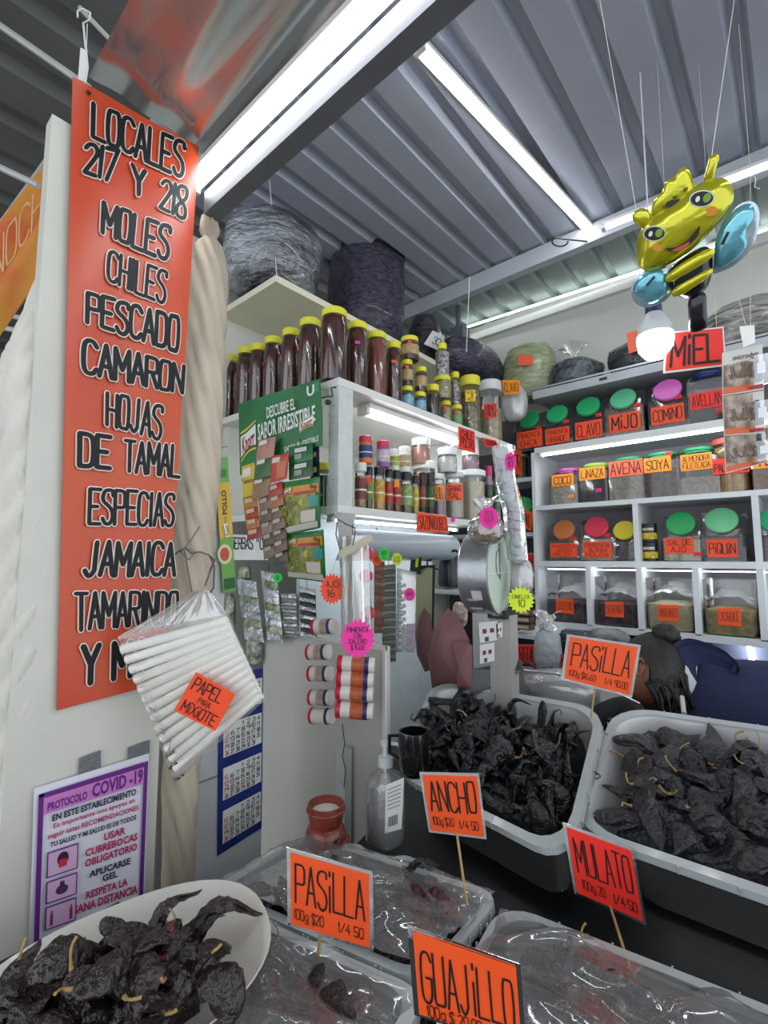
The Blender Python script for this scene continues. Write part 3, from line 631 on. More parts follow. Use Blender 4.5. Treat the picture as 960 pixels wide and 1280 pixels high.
write([('CURI', .05, .1, .95, .9)], [o-s*.028+u*.024, o+s*.028+u*.024, o+s*.028-u*.024, o-s*.028-u*.024], mat('red_marker', 'C8323A', .6), tt, w=.13)
spice(457, 545, 583, 17, 'C8324A', TAN, 'orange shaker with red cap standing on the spice jars', body=C('D9702C', .4), zbase=zt[0], lidh=.2, lab='2F3F7A')
spice(479, 551, 586, 17, 'C8324A', TAN, 'purple shaker with red cap standing on the spice jars', body=C('8A5A96', .4), zbase=zt[2], lidh=.2, lab='C8C0D0')
spice(493, 561, 590, 12, 'E2E2DE', TAN, 'small white shaker with green label on the spice jars', body=C('DADAD2', .4), zbase=zt[4], lab='A8B84A')
spice(506, 558, 592, 15, 'E6E6E2', TAN, 'white shaker with white cap and tan label', body=C('DCDCD8', .4), zbase=zt[5], lab='B8A07A')
spice(526, 548, 582, 24, 'E6E6E2', mat('pink_salt', 'C08A78', .8), 'jar of pink salt with white lid on top of the stack', zbase=at(526, 583, X=-1.25).z+.004, X=-1.25, lidh=.24)
spice(530, 577, 592, 30, 'E6E6E2', mat('pink_salt', 'C08A78', .8), 'wide white-lidded jar behind the black bottles, red tag on its lid', X=-1.25, lidh=.12, tagc='hotred')
spice(559, 560, 591, 25, 'E8E8E6', mat('white_powder', 'D0D0CC', .8), 'white-lidded jar of white powder with paper label', zbase=at(559, 592, X=-1.19).z, lidh=.26)
spice(588, 563, 590, 22, 'E8E8E6', mat('mauve_pieces', 'A88690', .8, bump=.5), 'white-lidded jar of mauve pieces on the big tub', zbase=zc, lidh=.22)
spice(611, 582, 640, 9, 'C0305A', TAN, 'slim shaker with magenta cap beyond the big tub', body=C('9A7A9A', .4), lab='3F5A3A', X=-1.165)
spice(621, 584, 648, 8, '3A3A40', TAN, 'slim green-labelled shaker beside the hanging grey rolls', body=C('8A948A', .4), lab='5A7A5A', X=-1.165)
# brown jar seen behind the header card
b, r, h = px_jar(405, 574, 26, Y=1.25, zb=ZS); jar('jar', 'dark brown jar with yellow lid on the lower shelf behind the green packet card', 'jar', b, .055, .19, YEL, JAM, 'jars on the white shelf')
b = at(275, 650, Y=1.2); jar('jar', 'dark jar at the left end of the lower shelf, behind the stock strip', 'jar', (b.x+.03, 1.22, ZS), .06, .2, YEL, JAM, 'jars on the white shelf')
# ---- bags on the upper shelf ----
def bag(name, label, c, rad, m, seed, amp=.10, knot=None, base=None, power=.7, cat='bag', group='plastic bags of dried goods', fine=.03, inner=None, tagq=None, squash=.75):
    c = V(c); t = thing(name, label, cat, (c.x, c.y, c.z-rad[2]), group)
    def f(p):
        return 1+amp*noise.noise(p*1.6+V((seed, 0, 0)))+fine*noise.noise(V((p.x*3, p.y*3, p.z*14+seed)))+fine*.6*noise.noise(p*13+V((0, seed, 0)))
    def sgn(v, q): return math.copysign(abs(v)**q, v)
    mb = MB(); rings = []
    for j in range(33):
        th = PI*min(max(j/32, .01), .99); ring = []
        for i in range(44):
            a = 2*PI*i/44; p = V((math.sin(th)*math.cos(a), math.sin(th)*math.sin(a), -math.cos(th))); k = f(p)
            s_ = abs(math.sin(th))**squash
            ring.append(c+V((s_*math.cos(a)*rad[0]*k, s_*math.sin(a)*rad[1]*k, sgn(p.z, squash)*rad[2]*(k if p.z > 0 else 1))))
        rings.append(ring)
    mb.loft(rings).build('bag_body', m, t, smooth=60)
    if inner:
        q = [[c+(p-c)*.95 for p in r] for r in rings]; MB().loft(q).build('contents', inner, t, smooth=60)
    if knot:
        kc = c+V((0, 0, rad[2]*.95)); kk = V(knot); pr = []
        mb = MB(); rr = []
        for i, (s_, r_) in enumerate(((0, .5), (.25, .2), (.4, .12), (.55, .2), (.8, .5), (1, .7))):
            rr.append([kc+kk*s_+V((math.cos(a)*r_*kk.length*(1+.35*math.sin(5*a+i)), math.sin(a)*r_*kk.length*(1+.35*math.sin(4*a)), .012*math.sin(3*a))) for a in [2*PI*q/20 for q in range(20)]])
        mb.loft(rr, cap1=False).build('knot', film('knot_film', bump=.8, haze=.35, gloss=.3), t, smooth=60)
    return t
BAGDARK = mat('dark_bag_plastic', '4A4A52', .22, var=.5, vscale=7, bump=1.0, bd=.02, bscale=26, stretch=(1, 1, 3.2), coat=.4, col2='22222A')
BAGPUR = mat('dark_contents_bag', '46435A', .26, var=.5, vscale=30, bump=.9, bd=.02, bscale=40, stretch=(1, 1, 2.5), coat=.3, col2='24222E')
USHELF = 2.669
def bag_at(px, yt, w, X, dz, *a, **k): pass
pt = at(345, 274, X=-1.69); D = depth(pt); rz = (pt.z-USHELF)/2
bag('plastic_bag', 'big shiny plastic bag of dark goods on the upper left shelf above the honey jars', (pt.x-.02, pt.y, USHELF+rz), (.215, .22, rz), mat('wrapped_bag', 'B4B8BE', .2, .45, var=.5, vscale=3, bump=1.0, bd=.03, bscale=20, stretch=(1, 1, 2.5), coat=.6, col2='2C2C34'), 1, power=.8)
pt = at(458, 292, X=-1.72); rz = (pt.z-USHELF)/2
bag('plastic_bag', 'tall dark purple bag standing right of the big shiny one', (pt.x, pt.y, USHELF+rz), (.205, .21, rz), BAGPUR, 5, squash=.45)
pt = at(531, 395, X=-1.70); rz = (pt.z-USHELF)/2
t = bag('plastic_bag', 'small dark bag with a white paper number tag on the upper shelf', (pt.x, pt.y, USHELF+rz), (.10, .11, rz), BAGDARK, 8)
P = px_card([(541, 413), (556, 420), (552, 440), (530, 430)], X=-1.56); card(P, .001, sgncol('white'), 'paper_tag', t); write([('32', .3, .3, .85, .75)], P, INK, t, w=.12)
pt = at(600, 440, Y=2.50, X=None)
t = bag('plastic_bag', 'long dark bag of pods lying behind the herb jars', at(592, 452, X=-1.42)+V((0, 0, -.02)), (.13, .30, .11), BAGPUR, 12)
t = thing('shelf_bracket', 'grey vertical bracket with a small box behind the herb jars', 'bracket', at(578, 440, X=-1.5))
x = at(573, 420, X=-1.5); MB().bx(x.x-.012, x.x+.012, x.y-.01, x.y+.01, 2.64, at(572, 382, X=-1.5).z).bx(x.x-.04, x.x+.05, x.y-.03, x.y+.05, at(580, 440, X=-1.5).z, at(580, 415, X=-1.5).z).build('bracket', mat('bracket_grey', '5A6068', .5), t)
tag(MB().tube([at(587, 345, Y=1.95), at(583, 440, Y=1.95)], .0018, 5).build('thin_twine', STRING, loc=at(583, 440, Y=1.95)), 'thin dark cord hanging from the rear beam beside the grey bracket', 'cord')
# ---- bags on the rear unit ----
zu = 2.491
def rearbag(px, w, ytop, label, m, seed, tagc=None, tq=None, knot=None, y=2.72, **k):
    p = at(px, ytop, Y=y); D = depth(p); rz = max((p.z-zu)/2, .05); t = bag('plastic_bag', label, (p.x, y, zu+rz), (w/2*D/FPX, .13, rz), m, seed, knot=knot, **k)
    if tagc: card(px_card(tq, Y=y-.15), .001, sgncol(tagc), 'paper_tag', t)
    return t
rearbag(660, 68, 432, 'large bag of pale green herbs with orange tag on top of the rear unit', mat('green_bag', 'A9B08E', .3, var=.4, vscale=20, bump=1, bscale=30, stretch=(1, 1, 4), coat=.3, col2='7E8A62'), 21, 'salmon', [(648, 443), (666, 443), (666, 456), (647, 457)])
rearbag(718, 66, 452, 'clear bag of dark dried pods with a tied white top', mat('pods_bag', '5A6068', .25, var=.6, vscale=30, bump=1, bscale=50, coat=.3, col2='24282C'), 23, knot=(0, 0, .10))
rearbag(800, 80, 428, 'dark bag with orange tag behind the hanging lamp bulb', BAGDARK, 25, 'salmon', [(783, 416), (803, 412), (806, 436), (786, 442)])
rearbag(930, 90, 378, 'folded stack of clear bags at the right end of the rear unit', mat('grey_bags', 'A7A49E', .3, var=.5, vscale=12, bump=1, bscale=16, stretch=(1, 1, 6), coat=.4, col2='55524E'), 27)
# yellow tag bag at the corner
t = bag('plastic_bag', 'milky bag with yellow tag hanging at the corner over the first green lid', at(643, 505, Y=2.45), (.075, .06, .10), film('milky_bag', 'E0E4E6', bump=.7, haze=.45, gloss=.2), 31)
P = px_card([(627, 475), (650, 475), (650, 492), (630, 494)], Y=2.36); card(P, .001, sgncol('amber'), 'paper_tag', t); write([('CLAVO', .1, .2, .9, .8)], P, INK, t, w=.1)
# ---- candy jars of the rear unit ----
def slantjar(px, ybot, wpx, h, lidc, fillm, level, label, lines, colr, yaw=0, tagpx=None, lid_r=.82, y=2.60, zb=None, lidup=False, lcard=None, level2=None, lab=(.12, .50, .88, .92), tagc='red', lw=.10, slant=.55):
    p = at(px, ybot, Y=y); D = depth(p); w = wpx*D/FPX*.95; hw = w/2; dpt = .15; b = V((p.x, y, zb))
    t = thing('candy_jar', label, 'jar', b+V((0, dpt/2, 0)), 'square clear jars of the rear unit')
    e = .014
    def sect(ins, z0, z1, zs):          # profile in Y-Z: upright front to zs, then slanting back to z1
        return [(ins, z0), (dpt-ins, z0), (dpt-ins, z1), (bk, z1), (ins, zs)]
    def ring(x, pr): return [V((b.x+x, b.y+q, b.z+z)) for q, z in pr]
    zs = h*(slant if not lidup else .80); bk = .45*(h*.95-zs) if not lidup else dpt*.35; pr = sect(0, 0, h*.95, zs)
    c = V((0, dpt/2, h/2))
    def shr(pr, k): return [(dpt/2+(q-dpt/2)*k, h*.47+(z-h*.47)*k) for q, z in pr]
    MB().loft([ring(-hw, shr(pr, .90)), ring(-hw*.93, shr(pr, .985)), ring(-hw*.8, pr), ring(hw*.8, pr), ring(hw*.93, shr(pr, .985)), ring(hw, shr(pr, .90))]).build('body', CLEAR, t)
    zl = h*level; q = [(.006, .004), (dpt-.006, .004), (dpt-.006, zl)]
    q += [(.006, zl)] if zl <= zs else [(.008+(zl-zs)/(h*.95-zs)*bk, zl), (.006, zs)]
    MB().loft([ring(-hw*.92, q), ring(hw*.92, q)]).build('contents', fillm, t)
    if lidup: c0 = b+V((0, dpt*.62, h*.93)); nrm = V((0, 0, 1)); lr = hw*lid_r
    else:
        nrm = V((0, -(h*.95-zs), bk)).normalized(); c0 = b+V((0, bk*.5-.004, (zs+h*.95)/2+.004)); lr = min(hw*lid_r, (V((0, bk, h*.95-zs)).length)*.56)
    tt = V((1, 0, 0)); bb = nrm.cross(tt); R = Matrix((tt, bb, nrm)).transposed()
    MB().lathe([(lr*.92, -.004), (lr*.92, .004), (lr, .006), (lr*1.01, .012), (lr, .019), (lr*.93, .022)], c0, 28, R).build('lid', lidmat(lidc), t)
    u0, v0, u1, v1 = lab; yy = b.y-.003
    if lidup:   # label on the slanted shoulder / front
        pass
    P = [V((b.x-hw+w*u0, yy, b.z+h*(1-v0))), V((b.x-hw+w*u1, yy, b.z+h*(1-v0))), V((b.x-hw+w*u1, yy, b.z+h*(1-v1))), V((b.x-hw+w*u0, yy, b.z+h*(1-v1)))]
    if lidup:
        for i in (0, 1): P[i].y += .0; 
    if lines is not None: label_on(P, colr, lines, t, w=lw, seed=int(px))
    if tagpx:
        x = b.x+hw*tagpx[0]; z = b.z+h*tagpx[1]; P = [V((x-.014, yy-.001, z+.009)), V((x+.014, yy-.001, z+.009)), V((x+.014, yy-.001, z-.009)), V((x-.014, yy-.001, z-.009))]
        label_on(P, tagc, [('12', .2, .2, .8, .8)], t, w=.1, name='price_tag')
    return t
def fill(n, c, c2=None, b=.7, s=90): return mat(n, c, .9, bump=b, bscale=s, var=.4, vscale=s*.7, col2=c2)
F_dark = fill('peppercorns', '2C2A30', '17161B'); F_clove = fill('cloves', '2E2A2E', '1B181B'); F_millet = fill('millet', '8E7F72', '75675C', .4); F_cumin = fill('cumin', '5C564E', '3E3A36')
G1, G2 = '23A465', '55B88C'
zR1 = 2.165
L = [(.14, .10, .9, .45), (.14, .55, .9, .9)]
slantjar(662, 552, 46, .235, '1E8F55', F_dark, .55, 'dark jar labelled PIMIENTA CHICA with green lid', [('PIMiENTA', .06, .12, .94, .42), ('CHiCA', .16, .55, .8, .9)], 'hotred', zb=zR1, tagpx=(.6, .52), lid_r=.74)
slantjar(697, 548, 42, .235, G1, F_dark, .55, 'dark jar labelled PIMIENTA GRANDE with green lid', [('PIMiENTA', .06, .12, .94, .42), ('GRANDE', .12, .55, .86, .9)], 'hotred', zb=zR1, tagpx=(.6, .56), lab=(.12, .55, .88, .92))
slantjar(736, 541, 45, .245, G1, F_clove, .60, 'dark jar labelled CLAVO with glossy green lid', [('CLAVO', .06, .2, .94, .88)], 'hotred', zb=zR1, tagpx=(.6, .55), lab=(.12, .54, .88, .92), lw=.1)
slantjar(780, 535, 50, .25, G2, F_millet, .62, 'jar of brown millet labelled MIJO with pale green lid', [('MiJO', .08, .15, .92, .85)], 'hotred', zb=zR1, tagpx=(.7, .60), lab=(.14, .52, .90, .90), lw=.12)
slantjar(836, 528, 50, .25, 'D46AC0', F_cumin, .62, 'jar labelled COMINO with pink lid', [('COMiNO', .05, .2, .95, .82)], 'hotred', zb=zR1, tagpx=(.5, .60), lab=(.10, .52, .86, .88), lw=.11)
t = slantjar(884, 524, 44, .26, '24407E', F_dark, .55, 'dark jar labelled AVELLAN behind the hanging blister cards, blue lid', [('AVELLAN', .05, .15, .95, .85)], 'red', zb=zR1, tagpx=(.6, .2), lab=(.10, .42, .96, .72), lidup=True)
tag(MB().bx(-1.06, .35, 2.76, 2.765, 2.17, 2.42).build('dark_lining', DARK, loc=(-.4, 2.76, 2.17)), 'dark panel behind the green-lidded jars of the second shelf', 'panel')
zR2 = 1.839
U = dict(lidup=True, y=2.60)
slantjar(705, 627, 38, .20, 'C05AA8', fill('coconut', 'C2BDB4', b=.3), .55, 'jar of white coconut labelled COCO with magenta lid', [('COCO', .1, .2, .9, .85)], 'amber', zb=zR2, lab=(.10, .16, .86, .48), tagpx=(.5, .22), tagc='amber', **U)
slantjar(741, 622, 40, .21, '9CCB5A', fill('linseed', '3C3238', '2A2228', .5), .60, 'jar of dark linseed labelled LINAZA with lime green lid', [('LiNAZA', .06, .2, .94, .82)], 'amber', zb=zR2, lab=(.10, .10, .92, .42), tagpx=(.4, .3), tagc='pink', **U)
slantjar(783, 616, 46, .22, '2E9E68', fill('oats', 'A9A39A', '8E887E', .5), .66, 'jar of oats labelled AVENA with big salmon card', [('AVENA', .04, .12, .96, .85)], 'salmon', zb=zR2, lab=(.06, .08, .96, .44), lw=.09, **U)
slantjar(826, 611, 46, .225, '3FA57C', fill('soy', '6A5652', '4A3A3A', .8, 60), .62, 'jar of brown soya labelled SOYA with green lid', [('SOYA', .08, .2, .92, .82)], 'amber', zb=zR2, lab=(.10, .12, .80, .44), tagpx=(.5, .93), **U)
slantjar(872, 605, 52, .225, '2FA36E', fill('almond', 'A8A296', '8A8478', .6), .38, 'half empty jar of flaked almonds labelled ALMENDRA with green lid', [('ALMENDRA', .06, .12, .94, .45), ('FiLETEADA', .06, .55, .94, .88)], 'amber', zb=zR2, lab=(.16, .14, .84, .48), **U)
b = at(915, 600, Y=2.66); tt_ = jar('jar', 'round jar of yellow corn labelled PALOMERO with coral lid', 'jar', (b.x, 2.67, zR2), .075, .255, lidmat('D8604A'), fill('popcorn', 'B89A62', '9A7C48', .8, 60), 'jars of the rear unit', lidh=.10, level=.93)
label_on([V((b.x-.062, 2.592, zR2+.155)), V((b.x+.07, 2.592, zR2+.155)), V((b.x+.07, 2.592, zR2+.085)), V((b.x-.062, 2.592, zR2+.085))], 'red', [('PALOMERO', .04, .3, .96, .85)], tt_, w=.13)
slantjar(964, 600, 40, .21, 'C8A030', fill('toast', '8A6A50', None, .5), .6, 'jar labelled TOS at the right edge of the second cubby row', [('TOS', .1, .15, .9, .85)], 'amber', zb=zR2, lab=(.04, .2, .9, .55), **U)
zR3 = 1.536
K = dict(zb=zR3, slant=.52)
slantjar(706, 704, 46, .215, 'C07040', fill('black_pepper', '7A6C62', '5E534C', .3), .5, 'jar with orange-brown lid labelled PIMIENTA NEGRA MOLIDA', [('PiMiENTA', .06, .1, .94, .36), ('NEGRA', .25, .42, .85, .64), ('MOLiDA', .08, .7, .8, .94)], 'hotred', tagpx=(.55, .56), lab=(.10, .56, .86, .90), **K)
slantjar(747, 702, 48, .225, 'D03A52', fill('white_pepper', 'B6AFA2', None, .2), .5, 'jar with crimson lid labelled PIMIENTA BLANCA MOLIDA', [('PiMiENTA', .06, .1, .94, .36), ('BLANCA', .2, .42, .85, .64), ('MOLiDA', .08, .7, .9, .94)], 'hotred', tagpx=(.6, .58), lab=(.14, .56, .88, .92), **K)
slantjar(782, 700, 34, .195, 'D2C430', fill('dark_pods', '5A5662', '34303C', .8, 50), .62, 'smaller jar of dark pods with yellow lid, no label', None, 'hotred', **K)
slantjar(853, 700, 46, .225, '1FA055', fill('garlic_salt', 'BDB79E', None, .2), .45, 'jar with dark green lid labelled SAL DE AJO', [('SAL DE', .1, .12, .9, .45), ('AJO', .2, .55, .75, .9)], 'hotred', tagpx=(.75, .15), lab=(.08, .52, .80, .84), lid_r=.86, **K)
slantjar(905, 702, 52, .235, '6CC48E', fill('piquin', '3A2E32', '261E22', .6), .52, 'jar with pale green lid labelled PIQUIN', [('PiQUiN', .06, .25, .94, .8)], 'hotred', tagpx=(.35, .60), lab=(.16, .58, .80, .92), lid_r=.86, **K)
slantjar(975, 703, 46, .225, '2FA36E', fill('red_pods', '5A2A2E', '3A1A1E', .6), .5, 'jar of dark red chilies, green lid, right edge of third cubby row', None, 'hotred', **K)
# stacked cans beside the garlic salt
for k, (yb, yt) in enumerate(((704, 676), (676, 648))):
    p = at(812, 700, Y=2.60); z0 = zR3+.092*k; t = thing('food_can', ['lower', 'upper'][k]+' of two stacked dark cans with yellow label beside the garlic salt jar', 'can', (p.x, 2.625, z0), 'stacked cans')
    MB().lathe([(.033, 0), (.035, .002), (.034, .006), (.034, .082), (.035, .088), (.033, .09)], (p.x, 2.625, z0), 20).build('can_body', mat('can_dark', '20242A', .35), t)
    band(t, (p.x, 2.625, z0), .0345, .014, .045, 'D8C020', a0=-2.9, a1=-.2); band(t, (p.x, 2.625, z0), .0345, .055, .068, 'D8D4C0', a0=-2.4, a1=-.8, name='label_stripe')
# bins of the bottom row
zB = 1.222
xs = [XL]+bins_x+[XR]
BN = [('COSTENO', fill('costeno_chili', '5A4A4E', '34262A', .8, 50), .46, 'bin of dark red chilies labelled COSTENO'), ('SERRANO', fill('serrano_chili', '5E4850', '3A2A30', .8, 50), .5, 'bin of dark chilies labelled SERRANO'),
      ('AMARANTO', fill('amaranth', 'C9C0A2', 'B4AA8A', .3), .55, 'bin of cream amaranth labelled AMARANTO'), ('CACAHUATE', fill('peanut', 'B9A878', '97865A', .9, 55), .5, 'bin of peanuts labelled CACAHUATE')]
for i, (tx, fm, lv, lb) in enumerate(BN):
    x0, x1 = xs[i]+.02, xs[i+1]-.02
    if i == 0: x0 = -1.05
    t = thing('food_bin', 'clear fronted '+lb, 'bin', ((x0+x1)/2, 2.6, zB), 'bins in the bottom row of the rear unit'); H = .235
    MB().lathe([(.46, 0), (.5, .01), (.5, H)], (0, 0, 0), 4)
    hw, cx = (x1-x0)/2, (x0+x1)/2
    def rr(k, z): return [V((cx+a*hw*k, 2.63+c_*.11*k, zB+z)) for a, c_ in ((-1, -.86), (-.86, -1), (.86, -1), (1, -.86), (1, .86), (.86, 1), (-.86, 1), (-1, .86))]
    MB().loft([rr(.94, 0), rr(.99, .02), rr(1, H)], cap1=False).build('bin_shell', CLEAR, t)
    MB().loft([rr(.9, .004), rr(.95, .02), rr(.96, H*lv*.9), rr(.5, H*lv)]).build('contents', fm, t)
    def top(u, v): return V((cx-hw*.95+hw*1.9*u, 2.53+.2*v, zB+H*lv+.02+.07*math.sin(u*PI)*(.4+.6*v)+.018*noise.noise(V((u*5, v*5, i)))))
    MB().grid(top, 24, 16).build('plastic_liner', film('liner_film', bump=1, bscale=22, haze=.3, gloss=.35), t, smooth=70)
    P = [V((cx+a*hw, 2.512, zB+z)) for a, z in ((-.45, .115), (.42, .12), (.42, .045), (-.45, .045))]
    label_on(P, 'orange', [(tx, .05, .2, .95, .75)], t, w=.085, seed=i)
# alcove things
p = at(655, 632, Y=2.62); R = rotm(math.radians(62), 0, math.radians(35))
t = thing('jar', 'tilted jar with green lid and orange card in the corner alcove', 'jar', (p.x, p.y, at(656, 668, Y=2.6).z+.012), 'jars of the corner shelves')
MB().lathe([(.05, -.02), (.055, 0), (.055, .10), (.045, .12)], p+V((-.01, .05, -.11)), 20).build('body', CLEAR, t)
MB().lathe([(.05, 0), (.052, .004), (.052, .016), (.047, .02)], p, 24, R).build('lid', lidmat('2FA458'), t)
label_on(px_card([(648, 636), (668, 640), (664, 664), (652, 658)], Y=2.58), 'orange', [('SAL', .1, .2, .9, .8)], t, w=.12)
p = at(650, 600, Y=2.70); t = jar('jar', 'jar with orange card on the upper corner shelf', 'jar', (p.x, p.y, at(650, 600, Y=2.6).z+.012), .05, .17, lidmat('C8CCCC'), HERB, 'jars of the corner shelves')
label_on(px_card([(641, 562), (652, 563), (652, 594), (643, 592)], Y=2.60), 'orange', [('PR', .1, .2, .9, .8)], t, w=.12)
sign(px_card([(656, 692), (668, 692), (668, 710), (655, 710)], Y=2.58), 'red', [('CHiA', .1, .2, .9, .8)], 'small red card in the corner alcove beside the hanging rolls', w=.12)
for k, z in enumerate((765, 774, 783)):
    p = at(655, z, Y=2.2); t = thing('paper_box', 'small brown box, %s of three stacked under the yellow star card' % ['top', 'middle', 'bottom'][k], 'box', p-V((0, 0, .015)), 'stacked small boxes')
    MB().box(p, (.085, .05, .027)).build('box', mat('box_brown', '5A4238', .6), t); MB().bx(p.x-.03, p.x+.035, p.y-.027, p.y-.025, p.z-.008, p.z+.008).build('label', C('C8B89A', .6), t)
tag(MB().bx(at(640, 790, Y=2.2).x, at(676, 790, Y=2.2).x, 2.16, 2.9, at(655, 791, Y=2.2).z-.02, at(655, 791, Y=2.2).z-.002).build('shelf_board', REARB, loc=(-1.2, 2.3, 1.3)), 'small white shelf holding the brown boxes', 'shelf')
tag(MB().bx(-1.5, -.80, 2.0, 2.5, 0, .955).build('rear_counter', BLK, loc=(-.8, 2.2, .3)), 'dark rear worktop with bags behind the chili tubs', 'counter')
for q, lb, tx in (([(643, 806), (668, 806), (668, 830), (643, 829)], 'pink-red card ending in RITA, low beside the white upright', 'FRiTA'), ([(697, 818), (713, 819), (712, 836), (695, 834)], 'pink-red card starting with M beside the white bag', 'MO')):
    sign(px_card(q, Y=2.05), 'red', [(tx, .05, .15, .95, .85)], lb, w=.12, pad=.02)
p = at(685, 815, Y=2.06); bag('plastic_bag', 'white translucent carrier bag hanging behind the ANCHO tub', p, (.06, .05, .10), mat('carrier_bag', 'A9AFB4', .4, bump=1, bscale=30, var=.2), 41, knot=(0, 0, .07))
p = at(760, 800, Y=2.3); bag('plastic_bag', 'white and dark bag peeking above the PASILLA sign', p, (.09, .06, .05), mat('carrier_bag2', '8A8E92', .4, bump=1, bscale=30, var=.6, col2='24242A'), 43)
for px, w in ((730, 50),):
    p = at(px, 800, Y=2.5); bag('plastic_bag', 'dark bag lying in the black gap under the bins', p, (.2, .08, .05), BAGDARK, 45)
# ======================= HANGING GOODS =======================
# ---- green packet header card and sachet strips ----
YH = 1.05
t = thing('display_card', 'green packet display header with white lettering clipped under the honey jars', 'display', at(350, 600, Y=YH))
GRN = mat('header_green', '1F7A40', .4, var=.12, vscale=4, col2='125E2E')
HP = px_card([(298, 505), (400, 473), (403, 556), (300, 594)], Y=YH)
card(HP, .003, GRN, 'card', t)
P2 = px_card([(349, 525), (403, 508), (403, 556), (350, 575)], Y=YH-.012); card(P2, .002, GRN, 'second_card', t)
CREAM = C('E9EDE6', .4)
printed([('DESCUBRE EL', .42, .20, .76, .37), ('SABOR IRRESISTIBLE', .30, .40, .97, .64)], HP, CREAM, t, off=.014, bold=.02)
printed([('SABOR IRRESISTIBLE', .12, .72, .92, .86)], P2, CREAM, t, off=.0012, bold=.01)
def logo(P, t, nm='logo'):
    """white wavy ribbon with a green and yellow edge and the dark red name on it"""
    def rib(g, m, off, n_):
        top = [(k/10, .18-g+.16*math.sin(k/10*PI*1.0+PI)*-.2-.25*(k/10-.5)) for k in range(11)]
        bot = [(k/10, .82+g-.25*(k/10-.5)-.1*math.sin(k/10*PI)) for k in range(10, -1, -1)]
        pts = [bil(P, min(max(u, 0), 1), v, off) for u, v in top+bot]
        return MB().add(pts, [tuple(range(len(pts)))]).build(n_, m, t, smooth=0)
    rib(.14, C('D8C63A', .4), .0010, nm+'_edge'); rib(.07, C('0F5A2A', .4), .0014, nm+'_edge'); q = rib(0, CREAM, .0018, nm+'_ribbon')
    R2 = [bil(P, 0, .12, .0018), bil(P, 1, -.10, .0018), bil(P, 1, .9, .0018), bil(P, 0, 1.1, .0018)]
    printed([('Knorr', .1, .26, .92, .76)], R2, C('A81C3C', .4), q, off=.0006, bold=.03)
logo(sub(HP, .03, .34, .24, .80, .0008), t)
logo(sub(P2, .50, .14, .82, .48, .0008), t)
printed([('U', .86, .06, .94, .22)], HP, CREAM, t, off=.0012, bold=.03)
card(px_card([(392, 478), (399, 476), (399, 489), (392, 491)], Y=YH-.001), .0005, C('2F8A58', .4), 'emblem_patch', t)
for k, (px, py) in enumerate(((306, 600), (308, 612))): MB().blob(at(px, py, Y=YH), (.016, .01, .014), 12, 8).build('green_clip', C('1C6A3C', .4), t)
MB().tube([at(q, r, Y=YH+.01) for q, r in ((402, 497), (416, 495), (414, 485), (420, 484))], .003, 6).build('clamp', C('20302A', .4), t)
MB().blob(at(410, 503, Y=YH+.01), (.012, .01, .009), 10, 7).build('clamp', C('20302A', .4), t)
PK = 0
def packet(P, base, label, group, parts, name='sachet', cat='sachet', bulge=.006, parent=None):
    """pillow packet: bulged front, printed panels = (u0,v0,u1,v1,colour)"""
    t = parent or thing(name, label, cat, mid(P[2:]), group)
    n = normal_of(P)
    def f(u, v): return bil(P, u, v, bulge*math.sin(PI*u)**.6*math.sin(PI*v)**.6+.0008*math.sin(40*u+9*v)*math.sin(PI*v))
    m = base if not isinstance(base, str) else mat('foil_'+base, base, .3, var=.15, vscale=20, bump=.2, bscale=30)
    mb = MB().grid(f, 12, 12); mb.grid(lambda u, v: bil(P, u, v, -.002), 1, 1); o = mb.build('pouch', m, t, smooth=70)
    for k, q in enumerate(parts):
        u0, v0, u1, v1, c = q[:5]
        MB().grid(lambda u, v: f(u0+(u1-u0)*u, v0+(v1-v0)*v)+n*(.0008+.0004*k), 6, 6).build(q[5] if len(q) > 5 else 'printed_panel', C(c, .35) if isinstance(c, str) else c, t, smooth=70)
    return t, f, n
def noodle(P, t, seed):
    rr = random.Random(seed); mb = MB()
    for k in range(16):
        x, y = rr.uniform(.1, .55), rr.uniform(.42, .8); a = rr.uniform(0, 3)
        mb.tube([bil(P, x+.1*math.cos(a+s)*s, y+.08*math.sin(a+s*1.3)*s, .0145+.001*(k % 3)) for s in (-1, -.5, 0, .5, 1)], .0016, 5)
    o = mb.build('noodle_picture', mat('noodle_print', 'B9B35A', .5, var=.4, vscale=60), t); o['kind'] = 'stuff'
def soup(C4, Y, label, k):
    P = px_card(C4, Y=Y)
    t, f, n = packet(P, '1F7A3C', label, 'green soup packets', [(.07, .12, .98, .30, 'D9922A'), (.40, .24, .93, .31, 'B52A2A'), (.07, .30, .93, .86, mat('soup_photo', 'A3A64E', .4, var=.6, vscale=35, col2='5E6A2A')), (.78, .36, .98, .56, '3F9A90'), (.6, .62, .92, .84, 'D9CFC4'), (.03, .86, .97, .97, 'C9C6BC')], name='soup_packet', cat='packet', bulge=.012)
    noodle(P, t, k); logo([f(.09, .15)+n*.002, f(.34, .12)+n*.002, f(.34, .29)+n*.002, f(.09, .31)+n*.002], t)
    printed([('Pollo', .62, .13, .95, .22)], [p+n*.006 for p in P], C('4A2A1A', .5), t, bold=.02)
    MB().lathe([(.012, 0), (.0125, .001), (.011, .0015)], bil(P, .63, .46, .011), 16, rotm(PI/2, 0, .8)).build('lemon_picture', C('C9B84A', .5), t)
soup([(352, 603), (400, 596), (400, 660), (350, 671)], YH-.035, 'green soup packet with noodles picture, upper of two hanging', 1)
soup([(357, 668), (404, 662), (407, 728), (360, 722)], YH-.03, 'green soup packet with noodles picture, lower of two hanging', 2)
